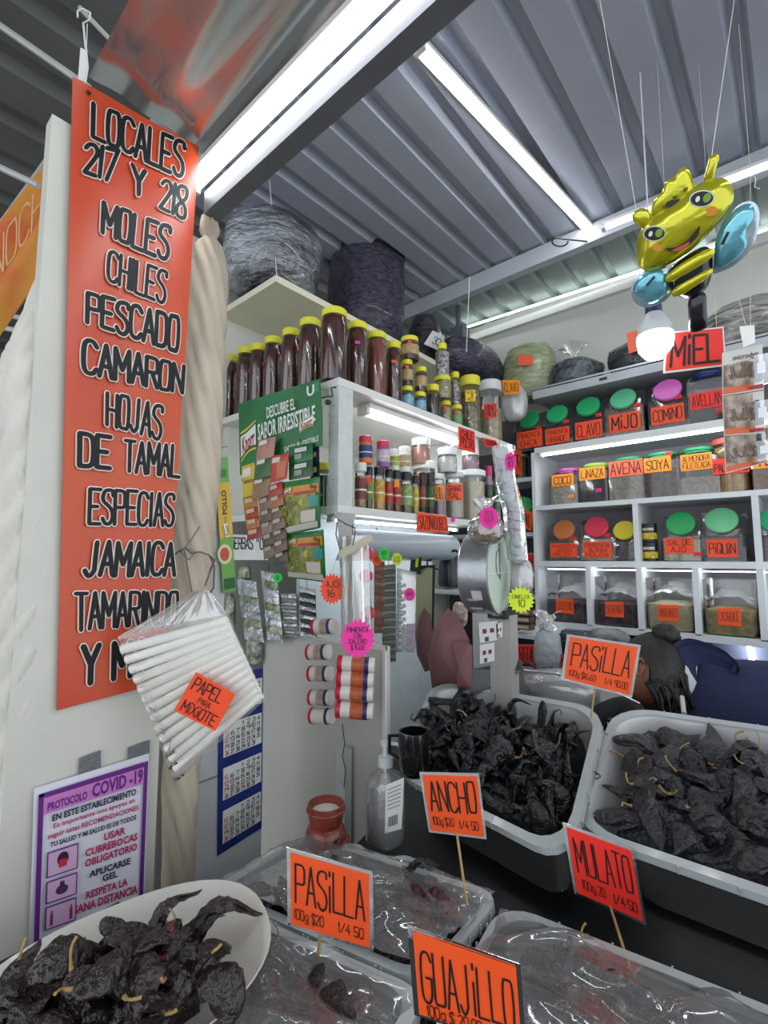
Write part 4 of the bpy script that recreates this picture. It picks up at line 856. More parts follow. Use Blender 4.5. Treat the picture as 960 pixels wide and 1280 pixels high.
def sachet_strip(tops, n, y0, y1, Y, w, skew, base, parts, label, group, drop=0, cat='sachet strip', name='sachet_strip'):
    """vertical strip of n joined sachets between photo rows y0..y1 along a line of x positions"""
    t = thing(name, label, cat, at(tops[1], y1, Y=Y), group)
    for k in range(n):
        a, b = y0+(y1-y0)*k/n, y0+(y1-y0)*(k+1)/n; xa, xb = tops[0]+(tops[1]-tops[0])*k/n, tops[0]+(tops[1]-tops[0])*(k+1)/n
        dy = Y-.004*(k % 2); P = [at(xa-w/2, a+skew, Y=dy), at(xa+w/2, a-skew, Y=dy), at(xb+w/2, b-skew+1.5, Y=dy-.008), at(xb-w/2, b+skew+1.5, Y=dy-.008)]
        m = base[k % len(base)] if isinstance(base, list) else base
        f_ = lambda u, v, P=P: bil(P, u, v, .004*math.sin(PI*u)**.7*math.sin(PI*v)**.7)
        mb = MB().grid(f_, 8, 8); mb.grid(lambda u, v: bil(P, u, v, -.0015), 1, 1)
        s_ = mb.build('sachet', m if not isinstance(m, str) else mat('foil_'+m, m, .3, var=.25, vscale=25, bump=.25, bscale=40), t, smooth=70)
        for q in parts: MB().add([bil(P, q[0], q[1], .0055), bil(P, q[2], q[1], .0055), bil(P, q[2], q[3], .0055), bil(P, q[0], q[3], .0055)], [(0, 1, 2, 3)]).build('printed_panel', C(q[4], .4), s_, smooth=0)
    MB().tube([at(tops[0], y0, Y=Y), at(tops[0]-1, y0-10, Y=Y+.01)], .0012, 4).build('hanger', WIRE, t)
    return t
t = thing('sachet', 'yellow spice packet hanging at the left under the green header', 'sachet', at(315, 630, Y=YH), 'small hanging sachets')
packet(px_card([(302, 583), (318, 578), (322, 618), (304, 622)], Y=YH-.02), 'D9B82C', None, None, [(.1, .12, .75, .4, 'E8E2D0'), (.2, .5, .9, .6, '8A6A2A')], parent=t)
sachet_strip((312, 318), 4, 620, 672, YH-.015, 17, 2, ['C4823A', 'B5402E', 'C47A4A', 'A83A30'], [(.2, .25, .8, .6, 'D8B890')], 'strip of orange and red sachets under the yellow packet', 'small hanging sachets')
sachet_strip((334, 325), 3, 548, 620, YH-.03, 22, 3, ['C08A7A', '3F6A3A', '9A7A5A'], [(.15, .1, .6, .3, 'E0DCD0')], 'strip of pink ham sachets, left of the red packet', 'small hanging sachets')
sachet_strip((331, 338), 5, 620, 695, YH-.028, 16, 3, ['8A7260', '6A5A4A', '9A8270', '5A4A40'], [(.2, .2, .7, .5, 'B8A890')], 'long strip of brown sachets hanging lowest in the left middle', 'small hanging sachets')
t = thing('sachet', 'red packet in the middle under the green header', 'sachet', at(348, 605, Y=YH-.03), 'small hanging sachets')
packet(px_card([(339, 570), (361, 566), (358, 598), (338, 604)], Y=YH-.045), 'C4382C', None, None, [(.12, .1, .6, .3, 'D8D2C4'), (.45, .3, .95, .9, 'C96A3C')], parent=t)
sachet_strip((344, 352), 7, 604, 702, YH-.04, 17, 3, ['B8382E', 'B86A3A', '7A5A48', '8A6A58', '6A5044', '7A5A4A', '5A4438'], [(.2, .2, .7, .5, 'C8B8A8')], 'strip of red then brown sachets down the middle of the display', 'small hanging sachets')
sachet_strip((376, 376), 2, 556, 596, YH-.02, 30, 3, ['1F6A3A', '2A5A34'], [(.3, .2, .8, .45, 'D0D4CC'), (.3, .55, .6, .85, '9AA08A')], 'dark green sachets behind the upper soup packet', 'small hanging sachets')
sachet_strip((393, 394), 2, 560, 598, YH+.0, 11, 2, ['2A3442', '1C242E'], [(.2, .3, .8, .6, 'D0C84A')], 'narrow dark blue sachets at the right edge of the green display', 'small hanging sachets')
# long chicken stock strip
Q = px_card([(268, 572), (285, 571), (295, 738), (279, 741)], X=-1.285)
t = thing('stock_strip', 'tall narrow green and yellow strip reading POLLO beside the beige curtain', 'strip', mid(Q[2:]))
card(Q, .003, mat('strip_green', '6FA64A', .4, var=.1), 'strip', t)
MB().add(sub(Q, 0, .19, 1, .60, .0012), [(0, 1, 2, 3)]).build('yellow_panel', C('DDB02E', .4), t, smooth=0)
MB().add(sub(Q, .2, .09, .8, .15, .0012), [(0, 1, 2, 3)]).build('emblem', C('1F7A40', .4), t, smooth=0)
a = sub(Q, 0, .19, 1, .60, .0014); V_ = [a[3], a[0], a[1], a[2]]   # text turned to read upwards
printed([('POLLO', .42, .30, .86, .68)], V_, C('3A2A18', .4), t, bold=.03)
printed([('CALDO DE', .18, .40, .38, .60)], V_, C('5A4A28', .4), t)
MB().add([bil(Q, .3+.55*math.cos(x), .72+.075*math.sin(x), .0012) for x in [k*PI/8 for k in range(16)] if True], [tuple(range(16))]).build('plate_picture', C('D8D4A8', .4), t, smooth=0)
MB().add([bil(Q, .28+.35*math.cos(x), .72+.05*math.sin(x), .0018) for x in [k*PI/8 for k in range(16)]], [tuple(range(16))]).build('food_picture', C('C24A30', .4), t, smooth=0)
logo([bil(Q, .25, .60, .002), bil(Q, .25, .50, .002), bil(Q, .8, .49, .002), bil(Q, .8, .59, .002)], t)
MB().add(sub(Q, .1, .90, .95, .98, .0012), [(0, 1, 2, 3)]).build('emblem', C('0F5A2A', .4), t, smooth=0)
MB().tube([at(275, 572, X=-1.285), at(276, 560, X=-1.30), at(284, 558, X=-1.40)], .0012, 4).build('hanger', WIRE, t)
# herb sheet with silver sachets on the left wall
XS = -1.40
t = thing('wall_sheet', 'white sheet with black lettering above the silver herb sachets', 'sheet', at(300, 705, Y=1.10))
P = px_card([(291, 668), (335, 670), (335, 700), (291, 700)], Y=1.105); card(P, .001, sgncol('white'), 'sheet', t); write([('HiERBAS "OL', -.1, .12, 1.0, .55)], P, C('23253A', .5), t, w=.13)
FOIL = mat('silver_foil', 'E6E9EC', .2, .45, var=.5, vscale=25, bump=.8, bscale=30, bd=.02, col2='9A9EA2')
FOILH = mat('herb_foil', 'BCC4A6', .3, .3, var=.6, vscale=30, bump=.9, bscale=40, col2='6A7454')
t = bag('plastic_bag', 'clear bag of green herbs at the top of the silver sachets', at(306, 717, Y=1.12), (.035, .02, .035), FOILH, 51)
sachet_strip((308, 318), 8, 725, 800, 1.09, 24, -2, [FOIL, FOIL, FOILH], [], 'strip of shiny silver herb sachets, leftmost of those behind the display', 'silver sachet strips')
bag('plastic_bag', 'clear bag of dark green bay leaves under the silver sachets', at(318, 812, Y=1.10), (.045, .02, .055), mat('bay_leaves', '5A6248', .4, bump=1, bscale=50, var=.7, vscale=40, col2='C8CCC0', coat=.3), 53)
sachet_strip((336, 344), 9, 715, 800, 1.09, 20, -2, [FOIL, FOILH, FOIL], [], 'strip of silver and green herb sachets, second from the left', 'silver sachet strips')
sachet_strip((358, 360), 12, 742, 795, 1.10, 24, 0, [FOIL, mat('grey_foil', '8C8A84', .3, .4, var=.3, bump=.4)], [], 'strip of thin grey sachets, third, above the off-white board', 'silver sachet strips')
sachet_strip((384, 386), 11, 735, 795, 1.09, 20, -2, [FOIL, mat('black_foil', '24262A', .3, .3, var=.3, bump=.5)], [], 'strip of black and silver sachets left of the orange star card', 'silver sachet strips')
bag('plastic_bag', 'narrow clear bag of dark herbs hanging left of the silver sachets', at(288, 772, Y=1.08), (.022, .02, .095), mat('bay_leaves', '5A6248', .4), 55)
star(at(347, 722, Y=1.03), .018, 'green', [('8', .3, .2, .7, .8)], 'tiny green star card at the foot of the soup packets')
star(at(415, 736, Y=.98), .047, 'hotred', [('AJO', .1, .1, .9, .42), ('16', .2, .52, .7, .9)], 'orange-red star card hanging left of the clear bags', cord=at(420, 700, Y=.98), sx=.8)
# ---- pepper shakers hanging in two strips ----
WHT = mat('shaker_white', 'D8D4CC', .4, var=.05); CAPR = mat('shaker_red_cap', 'C4203A', .35, var=.05); ORL = mat('shaker_label', 'C4633A', .4, var=.4, vscale=60); SLV = mat('shaker_blue', '33305E', .4)
def shaker(c, ax, r, L, label, white_end=True, lab=ORL):
    ax = V(ax).normalized(); s = ax.orthogonal().normalized(); R = Matrix((s, ax.cross(s), ax)).transposed(); c = V(c)
    t = thing('pepper_shaker', label, 'shaker', c, 'hanging pepper shakers')
    MB().lathe([(r, -L/2), (r, L*.30), (r*.97, L*.34), (r*.97, L/2)], c, 20, R).build('body', WHT, t)
    MB().lathe([(r*1.01, -L*.2), (r*1.015, -L*.2), (r*1.015, L*.2), (r*1.01, L*.2)], c, 20, R).build('label', lab, t)
    MB().lathe([(r*1.02, L*.2), (r*1.025, L*.2), (r*1.025, L*.34), (r*1.02, L*.34)], c, 20, R).build('label_band', SLV, t)
    MB().lathe([(r*.95, -L*.66), (r*1.04, -L*.63), (r*1.04, -L*.5), (r, -L*.5)], c, 20, R).build('red_cap', CAPR, t)
    MB().lathe([(r*.90, L*.5), (r*.86, L*.51), (r*.2, L*.505)], c, 20, R).build('base_ring', C('E6E2DC', .4), t)
    return t
SY = .99
ORD = ['topmost', 'second', 'third', 'fourth', 'lowest']
PINKL = mat('pink_speckle_label', 'BFA59A', .4, var=.5, vscale=50)
for k, (px, py) in enumerate(((407, 783), (400, 815), (402, 842), (403, 872), (404, 895))):
    shaker(at(px, py, Y=SY), (.93, .32, .08), .0225, .062, 'white-based pepper shaker, %s in the left hanging strip' % ORD[k] if k < 4 else 'pale pepper shaker, lowest in the left hanging strip', lab=PINKL if k < 4 else WHT)
for k, (px, py) in enumerate(((448, 830), (447, 848), (446, 866), (446, 888))):
    shaker(at(px, py, Y=SY), (.80, .59, -.05), .0205 if k < 3 else .023, .088, 'orange-labelled pepper shaker lying sideways, %s in the right hanging strip' % ORD[k if k < 3 else 4])
# caps and bag sleeve above
for k, (px, py) in enumerate(((459, 692), (458, 720), (461, 766))):
    t = thing('red_cap', 'red shaker cap inside the clear sleeve, %s of three' % ['upper', 'middle', 'lower'][k], 'cap', at(px, py, Y=SY+.06), 'red caps in the sleeve')
    MB().lathe([(.018, 0), (.020, .002), (.020, .012), (.017, .014)], at(px, py, Y=SY+.06), 18, rotm(PI/2, 0, math.radians(35))).build('cap', CAPR, t)
mb = MB(); c0 = at(441, 670, Y=SY+.02); c1 = at(446, 800, Y=SY+.02)
def slv(u, v):
    c = c0.lerp(c1, v); a = u*2*PI; r = .052*(1+.10*math.sin(5*a)+.05*math.sin(9*a+v*2)); return c+V((r*math.cos(a), r*.55*math.sin(a), 0))
t = thing('plastic_sleeve', 'long clear plastic sleeve hanging above the pink star card', 'sleeve', c1)
mb.grid(slv, 48, 12).build('sleeve', film('sleeve_film', bump=.6, bscale=25, stretch=(3, 3, .4), haze=.25, gloss=.25), t, smooth=70)
P = px_card([(423, 689), (462, 668), (466, 676), (427, 698)], Y=SY-.03); card(P, .004, mat('cream_holder', 'D6CFB8', .5), 'header_strip', t)
MB().tube([at(q, r, Y=SY-.03) for q, r in ((421, 648), (432, 655), (444, 660), (443, 672), (441, 682))], .0018, 5).build('hook_wire', mat('dark_wire', '4A4440', .5, .5), t)
MB().tube([at(q, r, Y=SY-.02) for q, r in ((422, 650), (420, 668), (426, 690))], .0018, 5).build('hook_wire', mat('dark_wire', '4A4440', .5, .5), t)
MB().tube([at(441, 668, Y=SY+.01), at(440, 648, Y=1.1)], .0016, 5).build('hook_wire', mat('dark_wire', '4A4440', .5, .5), t)
card(px_card([(420, 640), (443, 642), (440, 672), (424, 672)], Y=1.06), .006, mat('bracket_paint', 'C4C6C2', .5, bump=.3), 'bracket', t)
star(at(447, 798, Y=SY-.06), .052, 'pink', [('PiMiENTA', .02, .06, .98, .26), ('CON', .32, .32, .68, .48), ('SALERO', .1, .53, .9, .71), ('$ 15.00', .2, .77, .8, .95)], 'big magenta star card for pepper with shaker', cord=at(445, 770, Y=SY-.03), w=.13, sx=.92)
# strips to the right (on the inner panel)
YP = 1.30
sachet_strip((474, 474), 9, 702, 790, YP, 13, 0, ['9A6A52', '8A5A48'], [], 'strip of brown sachets right of the red caps', 'strips on the inner panel')
sachet_strip((486, 486), 26, 706, 826, YP, 17, 1, [mat('grey_sachet', '9A9A90', .3, .3, bump=.3), mat('grey_sachet2', '6E7068', .3, .3, bump=.3)], [], 'long strip of thin grey-green sachets under the green star card', 'strips on the inner panel')
for k in range(13):
    pass
t = thing('blister_strip', 'clear blister strip of round discs and lilac labels beside the grey sachets', 'strip', at(505, 815, Y=YP), 'strips on the inner panel')
card(px_card([(496, 710), (520, 715), (519, 812), (495, 816)], Y=YP+.01), .001, SLEEVE, 'clear_sheet', t)
for k in range(10):
    MB().lathe([(.008, 0), (.007, .006), (.002, .008)], at(500, 732+k*8.6, Y=YP), 12, rotm(PI/2, 0, .5)).build('blister', mat('blister_grey', 'AEB2B4', .25, .2), t)
for k in range(5): card(px_card([(508, 780+k*7.5), (518, 780+k*7.5), (518, 785.5+k*7.5), (508, 785.5+k*7.5)], Y=YP-.001), .003, mat('lilac_label', 'B9A4C0', .4), 'lilac_label', t)
for c_, r, col, ln, lb, sx in (((480, 693), .026, 'green', [('UNO', .1, .1, .9, .45), ('5', .3, .55, .7, .95)], 'green star card under the grey plastic cover', .8), ((471, 699), .026, 'hotred', [('10', .2, .3, .8, .8)], 'orange star card half hidden beside the green one', .8),
                               ((496, 699), .024, 'lime', [('CLAVO', .05, .15, .95, .4), ('MOLiDO', .05, .5, .95, .8)], 'yellow-green star card right of the green one', .8), ((512, 743), .024, 'pink', [('ANiS', .1, .3, .9, .6)], 'small magenta star card on the blister strip', .85)):
    star(at(*c_, Y=YP-.03), r, col, ln, lb, sx=sx, spikes=16)
# clipboard with paper and clip
t = thing('clipboard', 'dark framed clipboard with pale paper hanging beside the maroon sheets', 'clipboard', at(528, 770, Y=1.62))
P = px_card([(515, 708), (543, 706), (541, 800), (518, 800)], Y=1.62); card(P, .006, C('2A2622', .5), 'board', t); card(sub(P, .05, .03, .93, .99, .002), .001, mat('old_paper', 'AEB08A', .7, var=.1), 'paper', t)
card(px_card([(514, 692), (526, 692), (524, 718), (512, 716)], Y=1.60), .01, C('1C1C20', .4), 'clip', t); card(px_card([(520, 696), (523, 696), (522, 709), (519, 709)], Y=1.595), .002, sgncol('lime'), 'clip_label', t)
MB().tube([at(q, r, Y=1.6) for q, r in ((512, 716), (536, 708), (548, 712))], .003, 5).build('clip_arm', C('1C1C20', .4), t)
# dark hooks in the opening
t = thing('hook', 'black hook rack under the plastic cover', 'hook', at(532, 690, Y=1.7))
for q in (683, 692, 699): MB().tube([at(526, q, Y=1.7), at(540, q+1, Y=1.7)], .007, 8).build('peg', C('17171A', .4), t)
MB().tube([at(535, 680, Y=1.7), at(534, 712, Y=1.7)], .004, 6).build('rod', C('17171A', .4), t)
t = thing('hook', 'black curved handle hanging left of the dial scale', 'hook', at(560, 690, Y=1.8)); MB().tube([at(q, r, Y=1.8) for q, r in ((551, 683), (560, 690), (570, 688), (574, 692))], .006, 8).build('handle', C('17171A', .4), t)
t = thing('jug', 'dark bottle shape on the small shelf left of the scale', 'bottle', at(562, 735, Y=1.9)); p = at(562, 733, Y=1.9); MB().lathe([(.05, 0), (.055, .02), (.05, .12), (.03, .15), (.045, .17)], p, 18).build('body', C('1E2228', .3), t)
tag(MB().bx(at(546, 737, Y=1.85).x, at(583, 740, Y=1.85).x+.05, 1.83, 1.98, at(560, 737, Y=1.85).z-.012, at(560, 737, Y=1.85).z).build('shelf_board', WHITE, loc=at(560, 738, Y=1.85)), 'small white shelf left of the dial scale', 'shelf')
# maroon sheets
MAR = mat('maroon_sheet', '7E5456', .55, var=.1, vscale=6, bump=.05)
def petal(corners, Y, bow, label):
    t = thing('maroon_sheet', label, 'sheet', at(*corners[2], Y=Y), 'hanging maroon sheets')
    ring = [at(x, y, Y=Y) for x, y in corners]; c = mid(ring)
    def f(u, v):
        n = len(ring); s = u*n; k = int(s) % n; q = ring[k].lerp(ring[(k+1) % n], s-int(s)); p = c.lerp(q, v); return p+V((-.3, -1, 0))*bow*(1-v*v)
    MB().grid(f, 48, 8).grid(lambda u, v: f(1-u, v)+V((0, .0035, 0)), 48, 8).build('sheet', MAR, t, smooth=70)
petal([(530, 760), (538, 770), (541, 800), (537, 838), (531, 840), (521, 818), (519, 790), (524, 770)], 1.46, .02, 'narrow dark maroon curved sheet, left of the two')
petal([(560, 760), (575, 776), (586, 800), (590, 835), (588, 860), (540, 860), (535, 820), (542, 785)], 1.40, .05, 'wide dark maroon curved sheet behind the ANCHO tub, right of the two')
petal([(566, 800), (590, 806), (590, 862), (572, 862), (578, 835)], 1.36, .02, 'small maroon flap folded over the wide sheet')
# small bags by the scale
bag('plastic_bag', 'small bag of red and brown sweets left of the scale', at(575, 768, Y=1.5), (.03, .02, .045), mat('sweets_bag', '9A6A66', .3, var=.7, vscale=60, col2='D8D0C8', bump=.5), 57)
# ---- hanging dial scale ----
SC = at(623, 716, D=1.45); nrm = V((.985, .17, 0)).normalized(); up = V((0, 0, 1)); sd = up.cross(nrm); RS = Matrix((sd, up, nrm)).transposed()   # local x, y in the dial, z out of it
t = thing('dial_scale', 'round hanging dial scale with steel drum in front of the rear shelves', 'scale', SC-V((0, 0, .16)))
r = .123
MB().lathe([(r*.6, -.088), (r*.95, -.086), (r, -.08), (r, -.012), (r*1.04, -.010), (r*1.04, .006), (r*.99, .008), (r*.98, .002)], SC, 48, RS).build('drum', mat('scale_steel', 'A8ACB0', .3, .8, var=.25, vscale=6, bump=.08), t)
MB().lathe([(r*.975, .0), (r*.975, .0025), (.001, .0028)], SC, 40, RS).build('dial_face', mat('dial_paper', 'C4D2C4', .5, var=.05), t)
mk = MB()
for k in range(40):
    a = 2*PI*k/40; L = .012 if k % 5 == 0 else .006; d = V((math.sin(a), math.cos(a))); q = V((d.y, -d.x))*.0007
    p0, p1 = d*(r*.93), d*(r*.93-L)
    mk.add([SC+RS@V((p0.x+q.x, p0.y+q.y, .0034)), SC+RS@V((p1.x+q.x, p1.y+q.y, .0034)), SC+RS@V((p1.x-q.x, p1.y-q.y, .0034)), SC+RS@V((p0.x-q.x, p0.y-q.y, .0034))], [(0, 1, 2, 3)])
o = mk.build('tick_marks', INK, t, smooth=0); o['kind'] = 'stuff'
MB().add([SC+RS@V((.034*math.cos(a), .03+.042*math.sin(a), .0034)) for a in [k*PI/12 for k in range(24)]], [tuple(range(24))]).build('maker_badge_edge', C('2A3230', .5), t, smooth=0)
MB().add([SC+RS@V((.031*math.cos(a), .03+.039*math.sin(a), .0042)) for a in [k*PI/12 for k in range(24)]], [tuple(range(24))]).build('maker_badge', C('BFD0C0', .5), t, smooth=0)
MB().tube([SC+RS@V((0, -.02, .005)), SC+RS@V((.0, .09, .005))], .0015, 5).build('needle', C('2A3230', .5), t)
MB().add([SC+RS@V((x, y, .006)) for x, y in ((-.115, -.001), (.115, -.001), (.115, .001), (-.115, .001))], [(0, 1, 2, 3)]).build('cross_line', C('E8E8E0', .5), t, smooth=0)
for (a, z, w, h, c) in ((-1.35, -.045, .03, .035, 'C8C4C0'), (-1.75, -.045, .035, .05, 'B4B0AC'), (-2.05, -.03, .03, .03, 'D0CCC8'), (-1.1, -.05, .028, .02, 'A05058')):
    P = []
    for (x, y) in ((-1, 1), (1, 1), (1, -1), (-1, -1)):
        aa = a+PI+.0+y*h/2/r*1.0; P.append(SC+RS@V(((r+.0015)*math.cos(aa+PI*.5+1.0), (r+.0015)*math.sin(aa+PI*.5+1.0), z+x*w/2)))
    MB().add(P, [(0, 1, 2, 3)]).build('sticker', C(c, .5), t, smooth=0)
PST = mat('scale_post', 'A9A6A0', .5, var=.15, vscale=6)
p = at(625, 800, D=1.47)
MB().bx(p.x-.035, p.x+.035, p.y, p.y+.05, .86, SC.z-.13).build('stand', PST, t)
MB().bx(p.x-.03, p.x+.03, p.y-.02, p.y+.07, SC.z-.14, SC.z-.115).build('mount', C('2A2A2C', .4), t)
for q in ([(598, 778), (622, 776), (622, 800), (600, 804)], [(600, 806), (618, 803), (618, 826), (600, 830)], [(620, 780), (628, 778), (628, 796), (621, 798)]):
    P = px_card(q, Y=p.y-.003); sk = card(P, .001, sgncol('white'), 'sticker', t)
    for (u, v) in ((.2, .35), (.6, .35), (.3, .75)): MB().add(sub(P, u, v, u+.22, v+.22, .001), [(0, 1, 2, 3)]).build('sticker_mark', C('7A3A6A', .5), sk, smooth=0)
# nut bag with pink star
bag('nut_bag', 'clear bag of mixed brown nuts tied on top of the dial scale', at(607, 662, D=1.40), (.052, .04, .045), film('nut_film', bump=.8, bscale=25, haze=.1, gloss=.3), 61, knot=(0, 0, .05))
nb = MB(); rr = random.Random(4); c0 = at(607, 664, D=1.40)
for k in range(90):
    a, b_, q = rr.uniform(0, 2*PI), rr.uniform(-1, 1), rr.uniform(.3, .88); s_ = math.sqrt(1-b_*b_)
    nb.blob(c0+V((.046*q*s_*math.cos(a), .034*q*s_*math.sin(a), .038*q*b_-.004)), (.009, .007, .006), 7, 5, rotm(rr.uniform(0, 3), rr.uniform(0, 3), 0))
tag(nb.build('nuts', mat('nut_brown', 'A88456', .6, var=.6, vscale=50, col2='5E4428'), loc=c0), 'brown nuts and seeds inside the clear bag on the scale', 'nuts', kind='stuff')
star(at(611, 647, D=1.33), .034, 'pink', [('50 G', .2, .05, .8, .25), ('CACA', .1, .32, .9, .5), ('HUATE', .1, .56, .9, .74), ('10', .3, .8, .7, .96)], 'magenta star card on the bag of nuts', sx=.85)
# grey roll strip
GRY = mat('grey_roll', '9A9EA6', .4, var=.1)
t = thing('roll_strip', 'hanging clear sleeve of stacked grey rolls right of the spice shelf', 'strip', at(645, 705, D=1.45))
for k, (px, py) in enumerate(((627, 568), (627, 580), (630, 596), (633, 610), (634, 620), (643, 633), (645, 644), (645, 655), (646, 666), (646, 676), (646, 687), (646, 697))):
    p = at(px, py, D=1.45); MB().lathe([(.020, -.011), (.0225, -.009), (.0225, .009), (.020, .011)], p, 18, rotm(math.radians(72 if k < 5 else 20), math.radians(12), .5)).build('grey_roll', GRY, t)
def slv2(u, v):
    pts = ((628, 558), (632, 600), (642, 640), (647, 700)); s = min(v*3, 2.999); k = int(s); c = at(*pts[k], D=1.45).lerp(at(*pts[k+1], D=1.45), s-k)
    a = u*2*PI; r = .031*(1+.06*math.sin(6*a+v*8)); return c+V((r*math.cos(a), r*.9*math.sin(a), 0))
MB().grid(slv2, 30, 24).build('sleeve', film('sleeve_film2', bump=.6, bscale=40, haze=.1, gloss=.2), t, smooth=70)
bag('plastic_bag', 'clear bag with a pinkish top under the grey rolls', at(652, 722, D=1.47), (.036, .03, .055), film('pink_bag', 'E8D0D4', bump=.8, haze=.4, gloss=.3), 63)
star(at(638, 577, D=1.40), .030, 'pink', [('ANiS', .1, .1, .9, .35), ('10', .2, .45, .8, .9)], 'magenta star card over the grey rolls', sx=.6, spikes=18)
star(at(651, 750, D=1.42), .040, 'lime', [('CANELiTA', .0, .2, 1, .42), ('10', .35, .5, .75, .88)], 'bright yellow star card hanging right of the dial scale', spikes=18, cord=at(652, 728, D=1.46))
star(at(566, 650, X=-1.13), .012, 'pink', [], 'tiny magenta star tag on the spice shelf lip', spikes=10)
# bulb lamp, MIEL sign, blister cards
p = at(819, 425, D=1.5)
t = thing('hanging_bulb', 'glowing white bulb hanging left of the MIEL sign', 'lamp', p-V((0, 0, .06)))
MB().lathe([(.001, -.062), (.03, -.055), (.048, -.03), (.052, 0), (.05, .015)], p, 24).build('bulb_glow', emis('bulb_glow', (1, .98, .95), 14), t)
MB().lathe([(.0505, .015), (.046, .045), (.03, .075), (.024, .085)], p, 24).build('bulb_body', mat('bulb_plastic', 'D8DCE0', .4), t)
MB().lathe([(.022, .083), (.024, .09), (.022, .13), (.012, .14)], p, 18).build('socket', C('2A3A6A', .4), t)
MB().tube([p+V((0, 0, .14)), V((p.x, p.y, 3.15))], .0025, 6).build('cord', C('C8CCD4', .5), t)
P = px_card([(835, 417), (903, 410), (906, 455), (832, 464)], D=1.47)
t = sign(P, 'red', [('MiEL', .06, .12, .94, .88)], 'large red card reading MIEL hanging below the bee balloon', w=.12, pad=.03, border=False)
card([bil(P, -.03, -.04, -.002), bil(P, 1.03, -.04, -.002), bil(P, 1.03, 1.05, -.002), bil(P, -.03, 1.05, -.002)], .001, sgncol('white'), 'white_border', t)
for u in (.1, .9): MB().tube([bil(P, u, .0, -.001), V((bil(P, u, 0).x, bil(P, u, 0).y, 3.15))], .0006, 4).build('thread', STRING, t)
DP = 1.40
for k, q in enumerate(([(903, 441), (953, 430), (955, 487), (903, 495)], [(903, 496), (955, 488), (956, 541), (905, 545)], [(905, 546), (957, 541), (959, 578), (907, 592)])):
    P = px_card(q, D=DP); t = thing('blister_card', 'white blister card of disinfectant drops with food picture, %s of three' % ['top', 'middle', 'bottom'][k], 'blister card', mid(P[2:]), 'hanging blister cards')
    c_ = card(P, .001, mat('blister_white', 'CFCDC6', .4), 'card', t)
    v0 = .30 if k == 0 else .0
    MB().add(sub(P, .02, v0, .72, .82, .0012), [(0, 1, 2, 3)]).build('food_picture', mat('food_print', 'B8A898', .5, var=.7, vscale=38, col2='6A5248'), t, smooth=0)
    MB().add(sub(P, .02, .82, .72, .97, .0014), [(0, 1, 2, 3)]).build('orange_band', C('D9602C', .4), t, smooth=0); MB().add(sub(P, .62, .86, .98, .96, .0014), [(0, 1, 2, 3)]).build('red_band', C('B8323A', .4), t, smooth=0)
    if k == 0: printed([('microdyn', .26, .12, .88, .27)], P, C('3A3A44', .4), t, off=.0016, bold=.01)
    mb = MB()
    for j in range(7): a = j*1.3; mb.tube([bil(P, .2+.06*j+.06*math.cos(a+s), .5+.16*math.sin(a*1.7+s*1.2), .002) for s in (0, .8, 1.6, 2.4)], .0022, 5)
    o = mb.build('mushroom_picture', C('8A7468', .5), t); o['kind'] = 'stuff'
    bp_ = bil(P, .78, .80, .012); MB().lathe([(.012, 0), (.013, .003), (.013, .042), (.006, .052), (.006, .06), (.005, .072)], bp_, 16).build('bottle', mat('drops_bottle', '3A4250', .25, coat=.3), t)
    MB().add([bil(P, .68, .42, .026), bil(P, .88, .42, .026), bil(P, .88, .66, .026), bil(P, .68, .66, .026)], [(0, 1, 2, 3)]).build('bottle_label', C('C8D0D8', .4), t, smooth=0)
    MB().prism(sub(P, .60, .25, .97, .9, .027), normal_of(P)*.02).build('blister', CLEAR, t, smooth=0)
t = thing('tag_holder', 'white hanging tag above the blister cards with thin cords to the roof', 'tag', at(936, 430, D=1.38))
P = px_card([(925, 408), (943, 406), (944, 428), (930, 434)], D=1.38); card(P, .002, sgncol('white'), 'tag', t)
for a, b_ in (((933, 410), (905, 300)), ((938, 408), (938, 215))): MB().tube([at(*a, D=1.38), at(*b_, D=1.40)]+([at(700+10, -200, D=1.4)]*0), .0008, 4).build('cord', STRING, t)
q = at(938, 215, D=1.40); MB().tube([q, V((q.x, q.y, 3.15))], .0008, 4).build('cord', STRING, t)
MB().tube([at(x, y, D=1.4) for x, y in ((938, 222), (941, 218), (945, 224), (943, 234), (950, 236))], .0014, 5).build('wire_hook', STRING, t)
# calendar on the side partition
P = [at(274, 846, X=-1.295), at(329, 835, X=-1.295), at(327, 1035, X=-1.295), at(272, 1070, X=-1.295)]
t = thing('calendar', 'blue wall calendar with white month blocks behind the paper rolls', 'calendar', mid(P[2:]))
card(P, .002, mat('calendar_blue', '243A86', .4, var=.3, vscale=10, col2='1B2A66'), 'backing', t)
for k, (v0, v1) in enumerate(((.06, .22), (.28, .47), (.53, .71), (.77, .95))):
    Q = sub(P, .10, v0, .97, v1, .0012); bl = card(Q, .0006, sgncol('white'), 'month_block', t)
    ls = []; n = 1
    for r_ in range(5):
        for c_ in range(7):
            if n <= 31 and not (r_ == 0 and c_ < 3): ls.append((str(n), .03+c_*.138, .06+r_*.19, .03+c_*.138+.10, .19+r_*.19)); n += 1
    write([l for l in ls if l[1] > .1], Q, C('24243A', .5), bl, w=.16, off=.0014, name='dates', jit=0); write([l for l in ls if l[1] <= .1], Q, C('B83A4A', .5), bl, w=.16, off=.0014, name='sunday_dates', jit=0)
